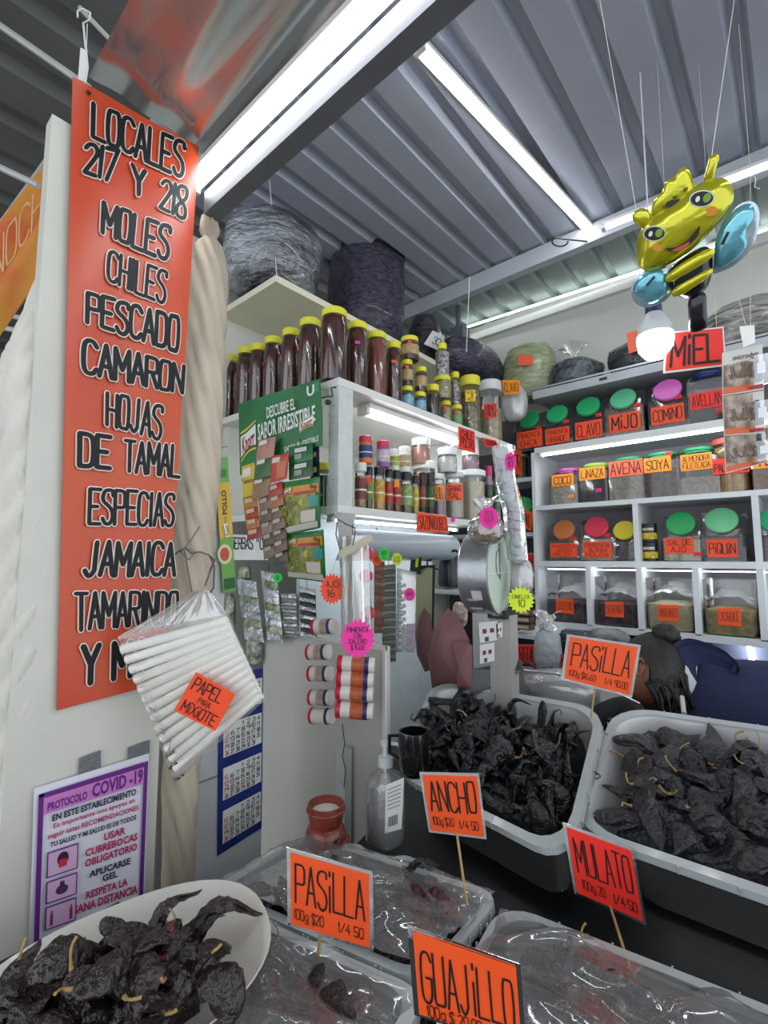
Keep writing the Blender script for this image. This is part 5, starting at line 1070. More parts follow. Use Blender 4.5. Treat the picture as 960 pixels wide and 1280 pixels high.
# bag of paper rolls
RD = 1.0
def rp(x, y, d=RD): return at(x, y, D=d)
bagT = thing('roll_bag', 'clear bag of white paper rolls hanging tilted from the curtain tie', 'bag', rp(221, 975))
A0, A1, B1, B0 = rp(150, 806), rp(282, 772), rp(328, 872), rp(222, 966)   # roll ends: left side A0->B0, right side A1->B1
NR = 13
for k in range(NR):
    f = (k+.5)/NR; a = A0.lerp(B0, f); b_ = A1.lerp(B1, f)
    o = thing('paper_roll', 'white rolled paper in the hanging bag, number %s from the top' % ['one', 'two', 'three', 'four', 'five', 'six', 'seven', 'eight', 'nine', 'ten', 'eleven', 'twelve', 'thirteen'][k], 'paper roll', (a+b_)/2, 'white paper rolls in the hanging bag')
    rr_ = ((B0-A0).length+(B1-A1).length)/4/NR*1.04; d = (b_-a).normalized(); s = d.orthogonal().normalized(); R = Matrix((s, d.cross(s), d)).transposed(); L = (b_-a).length
    MB().lathe([(rr_*.45, -L/2+.004), (rr_*.5, -L/2), (rr_*.98, -L/2), (rr_, -L/2+.003), (rr_, L/2-.003), (rr_*.98, L/2), (rr_*.5, L/2)], (a+b_)/2, 18, R).build('roll', mat('roll_paper', 'DEDBD2', .7, var=.06, vscale=20, bump=.1), o)
ROLLF = film('roll_film', bump=.35, bscale=14, haze=.08, gloss=.03)
n_ = (CAMP-(A0+B1)/2).normalized()
cb = [rp(147, 796), rp(284, 768), rp(332, 874), rp(218, 980)]
mb = MB()
for s_ in (1, -1): mb.grid(lambda u, v: bil(cb, u, v)+n_*s_*(.02*math.sin(PI*min(max(u, .03), .97))**.3*math.sin(PI*min(max(v, .03), .97))**.3)+n_*.0012*math.sin(v*80), 20, 40)
mb.build('film', ROLLF, bagT, smooth=70)
kn = rp(256, 732); mb = MB()
def neckf(s_):
    def f(u, v):
        a = rp(147, 796).lerp(rp(284, 768), u); k = v**.8; q = a.lerp(kn+(a-kn)*.12, k); return q+n_*(s_*.02*(1-k)*math.sin(PI*u)+.006*math.sin(u*34)*(1-abs(2*k-1))+.002*math.sin(u*71))
    return f
mb.grid(neckf(1), 60, 12).grid(neckf(-1), 60, 12).build('neck', film('neck_film', bump=1, bscale=30, haze=.28, gloss=.3, stretch=(1, 1, .5)), bagT, smooth=70)
MB().tube([kn, rp(262, 715), rp(268, 700, 1.02), rp(262, 695, 1.05)], .0022, 5).build('tie_cord', WIRE, bagT)
P = [rp(245, 840, .965), rp(294, 868, .965), rp(269, 914, .965), rp(217, 888, .965)]
sign(P, 'hotred', [('PAPEL', .08, .08, .8, .38), ('PARA', .35, .46, .65, .60), ('MiXiOTE', .1, .66, .92, .92)], 'orange-red card reading PAPEL PARA MIXIOTE on the bag of paper rolls', w=.11, border=False)
# ======================= TUBS AND CHILIES =======================
TUB = mat('frosted_tub', 'B9C0C2', .35, trans=0, var=.05, sss=0)
TUBT = film('frosted_tub_side', 'D8DEDF', bump=.1, haze=.62, gloss=.10, rough=.25)
TUBC = film('clear_tub_side', 'E4E8E8', bump=.1, haze=.42, gloss=.10, rough=.2)
def rrect(Q, r=.09, n=5, grow=0.0):
    """rounded outline of the quad Q = FL, FR, BR, BL"""
    out = []; W = (Q[1]-Q[0]).length; H = (Q[3]-Q[0]).length; R = r*min(W, H)*2.2
    for (cu, cv, a0) in ((0, 0, PI), (1, 0, 1.5*PI), (1, 1, 0), (0, 1, .5*PI)):
        for k in range(n+1):
            a = a0+PI/2*k/n; ru, rv = R/W, R/H
            u = (ru if cu == 0 else 1-ru)+ru*math.cos(a); v = (rv if cv == 0 else 1-rv)+rv*math.sin(a)
            u = u+(u-.5)*2*grow/W; v = v+(v-.5)*2*grow/H
            out.append(Q[0]*(1-u)*(1-v)+Q[1]*u*(1-v)+Q[2]*u*v+Q[3]*(1-u)*v)
    return out
def tub(Q, dep, label, m=TUBT, lip=.018, name='storage_tub', down=None, drop=None, shrink=.84):
    n = (Q[1]-Q[0]).cross(Q[3]-Q[0]).normalized(); n = n if n.z > 0 else -n; c = mid(Q)
    dn = -n*dep if down is None else V(down)
    t = thing(name, label, 'tub', c+dn, 'plastic tubs of dried chilies')
    rim = rrect(Q); rimo = rrect(Q, grow=lip)
    def lvl(k, base): s = 1+(shrink-1)*k; return [c+(p-c)*s+dn*k for p in base]
    wall = [lvl(k/5, rim) for k in range(6)]
    wall.append([wall[-1][i]+(c+dn-wall[-1][i])*.15-n*0 for i in range(len(rim))])
    MB().loft(wall, cap0=False).build('tub_body', m, t, smooth=60)
    q1 = [p+n*.002 for p in rimo]; q2 = [p-n*.014 for p in rrect(Q, grow=lip+.002)]; q3 = [p-n*.014 for p in rrect(Q, grow=lip-.002)]; q0 = [p+n*.002 for p in rim]; qi = [p-n*.010 for p in rrect(Q, grow=-.003)]
    MB().loft([qi, q0, q1, q2, q3], cap0=False, cap1=False).build('rim', mat('tub_rim', 'A9AFB0', .35, var=.08, coat=.2), t, smooth=50)
    mb = MB()      # small ribs under the rim, evenly set
    for s in (0, 1, 2, 3):
        a, b = Q[s], Q[(s+1) % 4]; d = (b-a).normalized(); o_ = ((a+b)/2-c).normalized(); o_ = (o_-d*o_.dot(d)).normalized()
        for k in range(1, 6):
            p = a.lerp(b, k/6)+o_*(lip+.0035)-n*.006; R = Matrix((d, o_, n)).transposed(); MB().box(p, (.003, .003, .016), R).build('rim_rib', MATS['tub_rim'], t)
    return t, n, c
# dried chili meshes, several shapes of each kind
def chili_mesh(kind, seed, L, W, T, bend=.25, tipp=.25, ns=1.0):
    rr = random.Random(seed); NU, NV = 22, 20; rings = []; ph = rr.uniform(0, 9)
    for j in range(NV+1):
        s = j/NV; q = min(max(s, .015), .985)
        w = (math.sin(PI*q**.62)**.75)*(1-.55*q*tipp*2) if kind != 'long' else (min(1, q*7)**.6)*(1-q)**.38
        w = max(w, .05); x = (s-.5)*L; yb = bend*L*.5*math.sin(PI*s+ph*.2)*(1 if seed % 2 else -1); zb = bend*L*.35*math.sin(2.3*PI*s+ph)
        tw = .6*math.sin(s*3+ph); ring = []
        for i in range(NU):
            a = 2*PI*i/NU; ca, sa = math.cos(a), math.sin(a)
            nz = noise.noise(V((ca*1.6+seed*3.1, sa*1.6, s*5)))*.30+noise.noise(V((ca*3.5, sa*3.5+seed, s*12)))*.26-.14*(1-abs(noise.noise(V((ca*2.6+seed, sa*2.6, s*7)))))**8+.10*noise.noise(V((ca*7, sa*7+seed, s*24)))
            nz *= ns; wr = 1+nz+.10*math.sin(5*a+seed+s*5)
            y, z = ca*W*.5*w*wr, sa*T*.5*w*(wr+.35*noise.noise(V((s*16, ca*3, seed))))
            y, z = y*math.cos(tw)-z*math.sin(tw), y*math.sin(tw)+z*math.cos(tw)
            ring.append(V((x, yb+y, zb+z)))
        rings.append(ring)
    yb0 = rings[0][0]; c0 = mid(rings[0])
    st = [c0+V((.004, 0, 0)), c0+V((-.006, 0, .001))]; a = rr.uniform(-1, 1); p = st[-1]; d = V((-1, .3*a, .5)).normalized()
    for k in range(5):
        p = p+d*rr.uniform(.004, .0075); d = (d+V((rr.uniform(-.1, .5), a*.5, rr.uniform(-.3, .4)))).normalized(); st.append(p)
    return MB().loft(rings), MB().tube(st, [.0042, .0028]+[.0019]*4+[.0023], 6)
def chili_set(kind, n, L, W, T, m, stm, seed, **k):
    out = []
    for i in range(n):
        a, b = chili_mesh(kind, seed+i, L*random.Random(seed+i).uniform(.85, 1.15), W, T, **k)
        out.append((a.build('chili', m, mesh_only=True, smooth=50), b.build('stem', stm, mesh_only=True, smooth=60)))
    return out
CH_A = mat('chili_skin_black', '0B0B0E', .30, var=.5, vscale=25, bump=1, bscale=80, rnd=.4, col2='16171C', spec=.6)
CH_M = mat('chili_skin_slate', '201F24', .34, var=.5, vscale=22, bump=1, bscale=70, rnd=.35, col2='323136', spec=.5)
CH_P = mat('chili_skin_brown', '1A1213', .32, var=.55, vscale=22, bump=1, bscale=70, rnd=.35, col2='2C2022', spec=.55)
CH_R = mat('chili_skin_red', '5A1C18', .35, var=.5, vscale=22, bump=1, bscale=55, rnd=.3, col2='2A1214', spec=.5)
STM = mat('stem_tan', 'A88A52', .6, var=.35, vscale=60); STMD = mat('stem_dark', '5E5238', .6, var=.35, vscale=60)
ANCHO = chili_set('long', 7, .125, .040, .016, CH_A, STMD, 100, bend=.5)
ANCHO2 = chili_set('wide', 3, .10, .058, .022, CH_A, STM, 130, bend=.35)
MULAT = chili_set('wide', 8, .130, .066, .027, CH_M, STM, 200, bend=.18, ns=.62)
PASI = chili_set('wide', 8, .115, .054, .026, CH_P, STM, 300, bend=.3, ns=.75)
REDC = chili_set('wide', 3, .095, .045, .02, CH_R, STM, 400, bend=.35)
nC = 0
def put_chili(sets, p, n, rr, label, group, stem=.5, sc=1.0, tilt=.45, yaw=None, name='dried_chili', cat='chili', lay=None):
    a, b = rr.choice(sets); o = inst(name, a, None); o.location = p; o['label'] = label; o['category'] = cat; o['group'] = group
    q = V((0, 0, 1)).rotation_difference(n.normalized()).to_matrix(); y = rr.uniform(0, 2*PI) if yaw is None else yaw
    R = q @ rotm(rr.uniform(-tilt, tilt), rr.uniform(-tilt, tilt), y)
    o.rotation_euler = R.to_euler(); o.scale = (sc,)*3
    if rr.random() < stem: inst('stem', b, o)
    return o
def heap(Q, n, sets, label, group, rr, n_, base=-.03, mound=.05, stem=.5, sc=1.0, u=(.08, .92), v=(.08, .92), tilt=.45, layers=None, hf=None, label2=None):
    W = (Q[1]-Q[0]).length; H = (Q[3]-Q[0]).length; cols = max(int(math.sqrt(n*W/H)), 1); rows = max(n//cols, 1)
    for i in range(cols):
        for j in range(rows):
            a = u[0]+(u[1]-u[0])*((i+.5+rr.uniform(-.4, .4))/cols); b = v[0]+(v[1]-v[0])*((j+.5+rr.uniform(-.4, .4))/rows)
            h = base+mound*math.sin(PI*min(max(a, .02), .98))**.6*math.sin(PI*min(max(b, .02), .98))**.6+rr.uniform(-.012, .016)+(hf(a, b) if hf else 0)
            p = Q[0]*(1-a)*(1-b)+Q[1]*a*(1-b)+Q[2]*a*b+Q[3]*(1-a)*b+n_*h
            o = put_chili(sets, p, n_, rr, '', group, stem, sc*rr.uniform(.85, 1.15), tilt)
            where = (['front', 'middle', 'rear'][min(int(b*3), 2)]+' '+['left', 'centre', 'right'][min(int(a*3), 2)]).replace('middle centre', 'centre')
            o['label'] = label.replace(' chili ', ' chili with stem, ' if o.children else ' chili, ', 1).replace(', in the heap', ' at the %s of the heap' % where).replace(', under', ' at %s under' % where).replace(', in the clear', ' at %s in the clear' % where)
def filler(Q, n_, m, label, base, mound, group=None, ins=.06, seed=0, hf=None, rough=.018):
    def f(u, v):
        a = ins+(1-2*ins)*u; b = ins+(1-2*ins)*v; p = Q[0]*(1-a)*(1-b)+Q[1]*a*(1-b)+Q[2]*a*b+Q[3]*(1-a)*b
        h = base+mound*math.sin(PI*min(max(a, .02), .98))**.6*math.sin(PI*min(max(b, .02), .98))**.6+(hf(a, b) if hf else 0)
        e = min(u, v, 1-u, 1-v); h -= .10*max(0, .06-e)/.06
        return p+n_*(h+rough*noise.noise(V((a*9+seed, b*9, 0)))+rough*.8*noise.noise(V((a*24, b*24, seed))))
    o = MB().grid(f, 60, 60).build('chili_pile', m, loc=f(.5, .5), smooth=0); tag(o, label, 'chilies', kind='stuff'); return o
rr = random.Random(11)
# ANCHO tub and MULATO tub on the upper step
QA = [at(500, 962, Z=.99), at(704, 1062, Z=.99), at(747, 890, Z=1.13), at(547, 856, Z=1.13)]
t, nA, cA = tub(QA, .165, 'frosted tub heaped with black chilies behind the ANCHO sign', down=(.03, .03, -.15))
filler(QA, nA, CH_A, 'crushed black chilies filling the tub behind the ANCHO sign', -.06, .045, seed=1)
heap(QA, 84, ANCHO+ANCHO2, 'black crinkled chili in the heap behind the ANCHO sign', 'black chilies in the ANCHO tub', rr, nA, base=-.045, mound=.05, stem=.4, tilt=.55, v=(.13, .84))
QM = [at(722, 1030, Z=.99), V((.16, 1.10, .99)), V((.19, 1.58, 1.13)), at(778, 888, Z=1.13)]
t, nM, cM = tub(QM, .165, 'larger frosted tub of flat slate-black chilies behind the MULATO sign, cut by the right edge', down=(.02, .03, -.15))
filler(QM, nM, CH_M, 'crushed dark chilies filling the tub behind the MULATO sign', -.05, .035, seed=2)
heap(QM, 72, MULAT, 'flat slate-black chili in the heap behind the MULATO sign', 'slate chilies in the MULATO tub', rr, nM, base=-.045, mound=.045, stem=.75, tilt=.32, u=(.10, .92), v=(.12, .85))
# lower tubs
zL = .90
aFL, aBR, aBL = at(277, 1112, Z=zL), at(617, 1122, Z=zL), at(385, 1049, Z=zL)
aBR = at(612, 1122, Z=zL)
QL = [aFL, aFL+(aBR-aBL), aBR, aBL]
t, nL, cL = tub(QL, .15, 'clear tub of bagged chilies behind the lower PASILLA sign', m=TUBC)
filler(QL, nL, CH_P, 'crushed brown chilies filling the tub behind the lower PASILLA sign', -.045, .03, seed=3)
heap(QL, 30, PASI, 'brown chili under plastic behind the lower PASILLA sign', 'brown chilies in the lower left tub', rr, nL, base=-.03, mound=.03, stem=.4, sc=.85)
for k in range(3):
    put_chili(REDC, bil(QL, .78+.07*(k-1), .52+.05*k)+nL*(.012), nL, rr, 'reddish chili under the plastic beside the brown ones', 'red chilies under the plastic', .3, .9)
d = (QL[1]-QL[0]).normalized(); fw = (QL[0]-QL[3]).normalized()
QB = [QL[0]+fw*.30+d*.02, QL[1]+fw*.30+d*.02, QL[1]+fw*.045+d*.02, QL[0]+fw*.045+d*.02]
t, nB, cB = tub(QB, .15, 'clear tub of dark chilies in clear bags nearest the camera, under the platter', m=TUBC)
filler(QB, nB, CH_P, 'crushed brown chilies filling the tub nearest the camera', -.04, .03, seed=4)
heap(QB, 30, PASI+REDC[:1], 'brown chili in the clear bag nearest the camera', 'brown chilies in the nearest tub', rr, nB, base=-.025, mound=.03, stem=.6, sc=.85, v=(.1, .95), u=(.2, .95))
cBL = at(635, 1140, Z=zL); dd = (at(940, 1262, Z=zL)-cBL); dd.z = 0; dd = dd.normalized(); cf = V((dd.y, -dd.x, 0))
QC = [cBL+cf*.30, cBL+dd*.52+cf*.30, cBL+dd*.52, cBL]
t, nC_, cC = tub(QC, .15, 'clear tub of bagged chilies below the MULATO sign', m=TUBC)
filler(QC, nC_, CH_P, 'crushed brown chilies filling the tub below the MULATO sign', -.045, .03, seed=5)
heap(QC, 34, PASI, 'brown chili under plastic below the MULATO sign', 'brown chilies in the lower right tub', rr, nC_, base=-.03, mound=.03, stem=.3, sc=.85)
for k in range(3):
    put_chili(REDC, bil(QC, .26+.05*k, .74-.07*k)+nC_*(.008), nC_, rr, 'red-brown chili standing at the rear of the lower right tub', 'red chilies in the lower right tub', .9, .8)
# plastic over the lower tubs
def cover(Q, n_, name, label, h, amp, seed, film_m, u=(-.02, 1.02), v=(-.02, 1.02), nu=60, nv=40, sx=2.6):
    def f(a, b):
        a2 = u[0]+(u[1]-u[0])*a; b2 = v[0]+(v[1]-v[0])*b
        p = Q[0]*(1-a2)*(1-b2)+Q[1]*a2*(1-b2)+Q[2]*a2*b2+Q[3]*(1-a2)*b2
        w = noise.noise(V((a2*sx+seed, b2*sx*.8, 0)))+.35*abs(noise.noise(V((a2*sx*2.3, b2*sx*2.0+seed, 3))))
        ridge = (1-abs(noise.noise(V((a2*3+seed*2, b2*3, 7)))))**6
        return p+n_*(h+.03*math.sin(PI*min(max(a, 0), 1))**.5*math.sin(PI*b)**.5+amp*w+amp*.8*ridge)
    o = MB().grid(f, nu, nv).build(name, film_m, loc=f(.5, .5), smooth=75); tag(o, label, 'plastic sheet', 'clear plastic over the tubs'); return o
CR = film('bag_sheet', bump=.18, bscale=9, haze=.13, gloss=.05, rough=.06)
cover(QL, nL, 'plastic_sheet', 'clear crinkled plastic over the tub behind the lower PASILLA sign', .005, .016, 3, CR)
cover(QB, nB, 'plastic_sheet', 'clear crinkled plastic over the tub nearest the camera', .008, .018, 9, CR, u=(.1, 1.0), v=(.0, 1.0))
cover(QC, nC_, 'plastic_sheet', 'clear crinkled plastic over the tub below the MULATO sign', .003, .018, 14, CR, v=(-.02, .96))
# bag bulging by the sign
put_chili(ANCHO2, at(525, 1078, Z=zL+.03), V((0, 0, 1)), rr, 'single black chili lying on the tub rim below the pump bottle', 'loose chili', .2, .75, .2, 0.4)
# ---- platter with chilies ----
pc = at(190, 1215, Z=.955); pt = thing('platter', 'off-white oval platter of dark chilies at the lower left', 'platter', pc-V((0, 0, .03)))
# outline traced by its far edge and right edge; long axis runs to the lower left
e1 = at(316, 1160, Z=.965); e2 = at(175, 1118, Z=.99)
Pn = V((.10, -.10, .99)).normalized()
def plate_outline(k, dz):
    out = []
    ctr = PC; 
    for i in range(48):
        a = 2*PI*i/48; r_ = (abs(math.cos(a))**2.4+abs(math.sin(a))**2.4)**(-1/2.4)
        out.append(ctr+PX*(math.cos(a)*r_*k*.205)+PY*(math.sin(a)*r_*k*.135)+Pn*dz)
    return out
PX = (at(300, 1150, Z=.96)-at(20, 1262, Z=.96)); PX = (PX-Pn*PX.dot(Pn)).normalized(); PY = Pn.cross(PX)
PC = at(150, 1226, Z=.965)
MB().loft([plate_outline(.05, -.028), plate_outline(.62, -.028), plate_outline(.80, -.018), plate_outline(.95, .0), plate_outline(1, .006), plate_outline(1.01, .005), plate_outline(1.0, .002), plate_outline(.8, -.023), plate_outline(.6, -.034), plate_outline(.05, -.034)], cap0=True, cap1=True).build('dish', mat('platter_white', 'CFCCC4', .3, var=.04, coat=.3), pt, smooth=60)
PQ = [PC-PX*.18-PY*.115, PC+PX*.15-PY*.115, PC+PX*.15+PY*.09, PC-PX*.18+PY*.09]
PL1 = 'dark wrinkled chili in the pile on the off-white platter'
filler(PQ, Pn, CH_P, 'crushed dark chilies under those on the platter', -.03, .055, ins=.14, seed=6, hf=lambda a, b: -.0, rough=.012)
for k in range(26):
    a = rr.uniform(.10, .86); b = rr.uniform(.08, .80); h = .004+.052*math.sin(PI*min(max(a, .05), .95))*math.sin(PI*min(b+.1, .95))+rr.uniform(-.008, .008)
    put_chili(PASI, bil(PQ, a, b)+Pn*h, Pn, rr, PL1.replace(' on the', ', %s %s side, on the' % (['near', 'far'][b > .45], ['left', 'middle', 'right'][min(int(a*3.3), 2)])), 'chilies on the platter', .6, rr.uniform(.8, 1.05), .35)
for k in range(3): put_chili(REDC, bil(PQ, .38+.16*k, .62-.12*k)+Pn*.05, Pn, rr, 'reddish chili with tan stem on top of the dark pile on the platter', 'chilies on the platter', 1, .7, .3)
put_chili(PASI, PC+PX*.135+PY*.0+Pn*.02, Pn, rr, 'long dark chili pointing to the right rim of the platter', 'chilies on the platter', 0, 1.15, .05, yaw=math.atan2(PX.y, PX.x)+.1)
# supports under the platter
tag(MB().bx(-1.0, -.80, .10, .40, .701, .915).build('black_box', BLK, loc=(-.87, .25, .70)), 'black cloth covered box under the off-white platter', 'box')
t = bag('plastic_bag', 'dark teal plastic bag at the far lower left beside the curtain', at(18, 1215, X=-1.22), (.06, .08, .10), mat('teal_bag', '2A4A4C', .25, var=.5, vscale=20, bump=.8, bscale=25, coat=.3, col2='16282A'), 71)
# ---- signs on sticks ----
def dsign(c4, D, *a, **k):
    P = [at(x, y, D=D) for x, y in c4]; return sign(P, *a, **k)
dA = .98
dsign([(528, 969), (596, 971), (605, 1046), (539, 1038)], dA, 'orange', [('ANCHO', .06, .10, .94, .62), ('100g $20', .06, .74, .46, .88), ('1/4 50', .56, .76, .92, .90)], 'orange sign reading ANCHO on a stick, in front of the black chilies', stick=(at(571, 1040, D=dA), at(584, 1132, Z=.905)), w=.11)
dM = .92
dsign([(708, 1034), (789, 1064), (804, 1152), (722, 1116)], dM, 'red', [('MULATO', .06, .12, .94, .64, .1), ('100g 20', .10, .74, .46, .88), ('1/4 50', .58, .76, .94, .90)], 'red sign reading MULATO tilted on a stick below the right tub', stick=(at(764, 1134, D=dM), at(789, 1216, Z=.90)), w=.1)
dL = .74
dsign([(363, 1066), (461, 1094), (462, 1185), (364, 1155)], dL, 'orange', [('PASiLLA', .05, .12, .95, .66, .1), ('100g $20', .04, .76, .42, .90), ('1/4 50', .60, .76, .93, .90)], 'orange sign reading PASILLA on a stick at the lower left', stick=(at(400, 1168, D=dL), at(396, 1212, Z=.90)), w=.1)
dG = .585
dsign([(516, 1165), (645, 1210), (652, 1308), (524, 1268)], dG, 'orange', [('GUAJiLLO', .04, .18, .96, .80, .1), ('100g $ 20.00', .08, .84, .62, .98)], 'large orange sign reading GUAJILLO at the bottom edge', stick=(at(575, 1285, D=dG), at(572, 1345, D=dG+.02)), w=.1)
dP = 1.30
dsign([(713, 796), (797, 809), (787, 869), (706, 848)], dP, 'orange', [('PASiLLA', .05, .12, .95, .66, .08), ('100g $16.60', .05, .76, .46, .90), ('1/4 90.00', .60, .76, .95, .90)], 'orange sign reading PASILLA standing between the two upper tubs', stick=(at(745, 858, D=dP), at(739, 898, Z=1.12)), w=.09)
MB().tube([at(853, 880, Z=1.13)+V((0, 0, .02)), at(855, 892, Z=1.12)], .006, 8).build('peg', C('B8B8B0', .5), thing('peg', 'short pale peg at the rear rim of the right tub', 'peg', at(855, 892, Z=1.12)))
# ---- clay jar and pump bottle ----
CLAY = mat('red_clay', '8A3A2C', .3, var=.35, vscale=14, bump=.15, coat=.3, col2='5E241E')
p = at(407, 1072, Z=.86); D = depth(p); k = D/FPX; jr = 27*k
t = thing('clay_jar', 'small glossy red clay jar with a white candle inside, by the off-white board', 'jar', p)
hh = (at(407, 1005, D=D).z-p.z)*.97
MB().lathe([(jr*.72, 0), (jr*.98, hh*.10), (jr*1.0, hh*.38), (jr*.86, hh*.56), (jr*.72, hh*.62), (jr*.78, hh*.70), (jr*.86, hh*.92), (jr*.84, hh), (jr*.76, hh), (jr*.70, hh*.72), (jr*.3, hh*.70)], p, 32).build('jar_body', CLAY, t, smooth=60)
MB().lathe([(jr*.70, hh*.80), (jr*.70, hh*.86), (jr*.2, hh*.865)], p, 24).build('white_fill', C('D8CFC8', .4), t)
q = [p+V((math.cos(a)*jr*1.02, math.sin(a)*jr*1.02, hh*(.34+.04*math.sin(3*a)))) for a in [2*PI*i/30 for i in range(31)]]
MB().tube(q, .004, 6).build('relief_band', CLAY, t, smooth=60)
MB().tube([p+V((math.cos(a)*jr*.87, math.sin(a)*jr*.87, hh*.90)) for a in [2*PI*i/30 for i in range(31)]], .003, 6).build('rim_band', CLAY, t, smooth=60)
p = at(482, 1052, Z=.86); D = depth(p); k = D/FPX; r = 22*k
t = thing('pump_bottle', 'clear sanitiser pump bottle with white label beside the ANCHO tub', 'bottle', p)
h1 = at(482, 965, D=D).z-p.z
MB().lathe([(r*.9, 0), (r, .006), (r, h1*.80), (r*.8, h1*.93), (r*.36, h1), (r*.36, h1+.012)], p, 28, sq=3.0).build('bottle', film('bottle_plastic', bump=.05, haze=.22, gloss=.12), t, smooth=60)
MB().lathe([(r*.86, .004), (r*.93, .01), (r*.93, h1*.45)], p, 24, sq=3.0).build('gel', film('gel', 'D4DADC', bump=0, haze=.25, gloss=.1), t, smooth=60)
MB().lathe([(r*.44, h1+.008), (r*.44, h1+.03), (r*.2, h1+.034), (r*.16, h1+.055), (r*.3, h1+.057), (r*.3, h1+.066)], p, 18).build('pump', mat('pump_white', 'C8CCCC', .4), t)
MB().tube([p+V((0, 0, h1+.062)), p+V((.03, .01, h1+.064)), p+V((.042, .014, h1+.055))], .005, 8).build('nozzle', MATS['pump_white'], t)
MB().tube([p+V((0, 0, h1)), p+V((.004, 0, .02))], .0022, 6).build('dip_tube', MATS['pump_white'], t)
P = [at(482, 982, D=D-r*1.0), at(505, 972, D=D-r*1.0), at(502, 1036, D=D-r*1.0), at(481, 1042, D=D-r*1.0)]
c_ = card(P, .0006, sgncol('white'), 'label', t)
for k in range(6): MB().add(sub(P, .12, .10+.08*k, .85, .12+.08*k, .0008), [(0, 1, 2, 3)]).build('text_line', C('8A8C90', .5), c_, smooth=0)
for k in range(8): MB().add(sub(P, .2+.07*k, .68, .235+.07*k, .88, .0008), [(0, 1, 2, 3)]).build('barcode_bar', C('3A3A40', .5), c_, smooth=0)
# black mug behind the bottle
p = at(517, 935, D=1.16); t = thing('mug', 'black glossy cup behind the pump bottle beside the ANCHO tub', 'cup', p-V((0, 0, .05)))
MB().lathe([(.028, -.06), (.034, -.05), (.038, .02), (.036, .04), (.032, .04), (.030, -.04)], p, 24).build('cup', mat('black_glaze', '0E0F11', .15, coat=.5), t)
MB().tube([p+V((-.035, -.01, .025)), p+V((-.06, -.02, .02)), p+V((-.06, -.02, -.02)), p+V((-.035, -.01, -.03))], .005, 8).build('handle', MATS['black_glaze'], t)
# stainless scale pan behind the tub
t = thing('weighing_pan', 'steel weighing tray with raised flap behind the ANCHO tub', 'tray', at(680, 862, Y=1.62))
PS = mat('pan_steel', '9EA2A6', .3, .7, var=.2, vscale=5)
a, b_, c_, d_ = at(590, 868, Y=1.55), at(800, 905, Y=1.6), at(780, 838, Y=1.95), at(640, 832, Y=1.95)
MB().prism([a, b_, c_, d_], V((0, 0, .004))).build('pan', PS, t)
MB().prism([at(588, 872, Y=1.36), at(655, 838, Y=1.40), at(650, 824, Y=1.42), at(592, 836, Y=1.37)], V((0, .006, 0))).build('flap', mat('flap_steel', '55585C', .35, .6), t)
MB().tube([at(588, 872, Y=1.50), at(655, 838, Y=1.56), at(730, 846, Y=1.62), at(800, 880, Y=1.62)], .004, 6).build('rolled_edge', STEEL, t)
bag('plastic_bag', 'clear plastic bag lying crumpled on the steel weighing tray', at(700, 856, Y=1.68), (.13, .10, .045), film('tray_bag', bump=.7, bscale=20, haze=.28, gloss=.2), 81)
MB().tube([at(q, r, Y=1.75) for q, r in ((655, 826), (672, 836), (690, 835), (700, 845))], .006, 6).build('black_strap', C('141416', .4), t)
# ======================= PERSON =======================
HD = at(812, 838, D=1.62)
pr_ = thing('person', 'person in a navy hoodie bending forward behind the tubs, dark hair in a bun', 'person', V((.30, 2.02, 0)))
SKIN = mat('skin', '8A5A44', .5, var=.1, vscale=12); NAVYM = mat('navy_fleece', '20264A', .85, var=.15, vscale=30, bump=.3, bscale=120)
HAIRM = mat('dark_hair', '0C0908', .45, var=.4, vscale=60, bump=.6, bscale=40, stretch=(1, 6, 1), col2='14100E'); TROU = mat('dark_trousers', '22242C', .85); DKC = mat('black_sleeve', '131318', .8, var=.2)
def skin_body(name, nodes, edges, m, parent, sub_=2, root=0):
    off = offset_of(parent); me = bpy.data.meshes.new(name); me.from_pydata([tuple(V(p)-off) for p, r in nodes], edges, [])
    o = bpy.data.objects.new(name, me); COL.objects.link(o); o.parent = parent; me.materials.append(m)
    sk = o.modifiers.new('skin', 'SKIN'); sk.use_smooth_shade = True
    for v, (p, r) in zip(me.skin_vertices[0].data, nodes): v.radius = (r if isinstance(r, tuple) else (r, r)); v.use_root = False
    me.skin_vertices[0].data[root].use_root = True
    ss = o.modifiers.new('sub', 'SUBSURF'); ss.levels = ss.render_levels = sub_
    return o
# skeleton: pelvis root, bent spine towards the head, neck; legs down to the floor; arms hanging to the worktop
NECK = HD+V((.055, .02, -.01)); CHEST = at(905, 860, D=1.62)+V((0, .02, -.03)); PEL = V((.28, 2.03, 1.00)); BELLY = CHEST.lerp(PEL, .5)+V((0, 0, .03))
SHR = CHEST+V((-.05, .17, -.02)); SHL = CHEST+V((-.07, -.16, -.04))
nodes = [(PEL, .13), (BELLY, .125), (CHEST, .10), (NECK, .038), (HD+V((.03, .01, 0)), .045),
         (PEL+V((.0, .09, -.06)), .095), (V((.30, 2.12, .52)), .06), (V((.31, 2.12, .10)), .042), (V((.22, 2.10, .05)), .035),
         (PEL+V((.0, -.09, -.06)), .095), (V((.30, 1.93, .52)), .06), (V((.31, 1.93, .10)), .042), (V((.22, 1.91, .05)), .035),
         (SHL, .062), (SHL+V((-.16, -.03, -.17)), .044), (SHL+V((-.32, .04, -.20)), .034), (SHR, .062), (SHR+V((-.12, .05, -.20)), .044), (SHR+V((-.30, .0, -.24)), .034)]
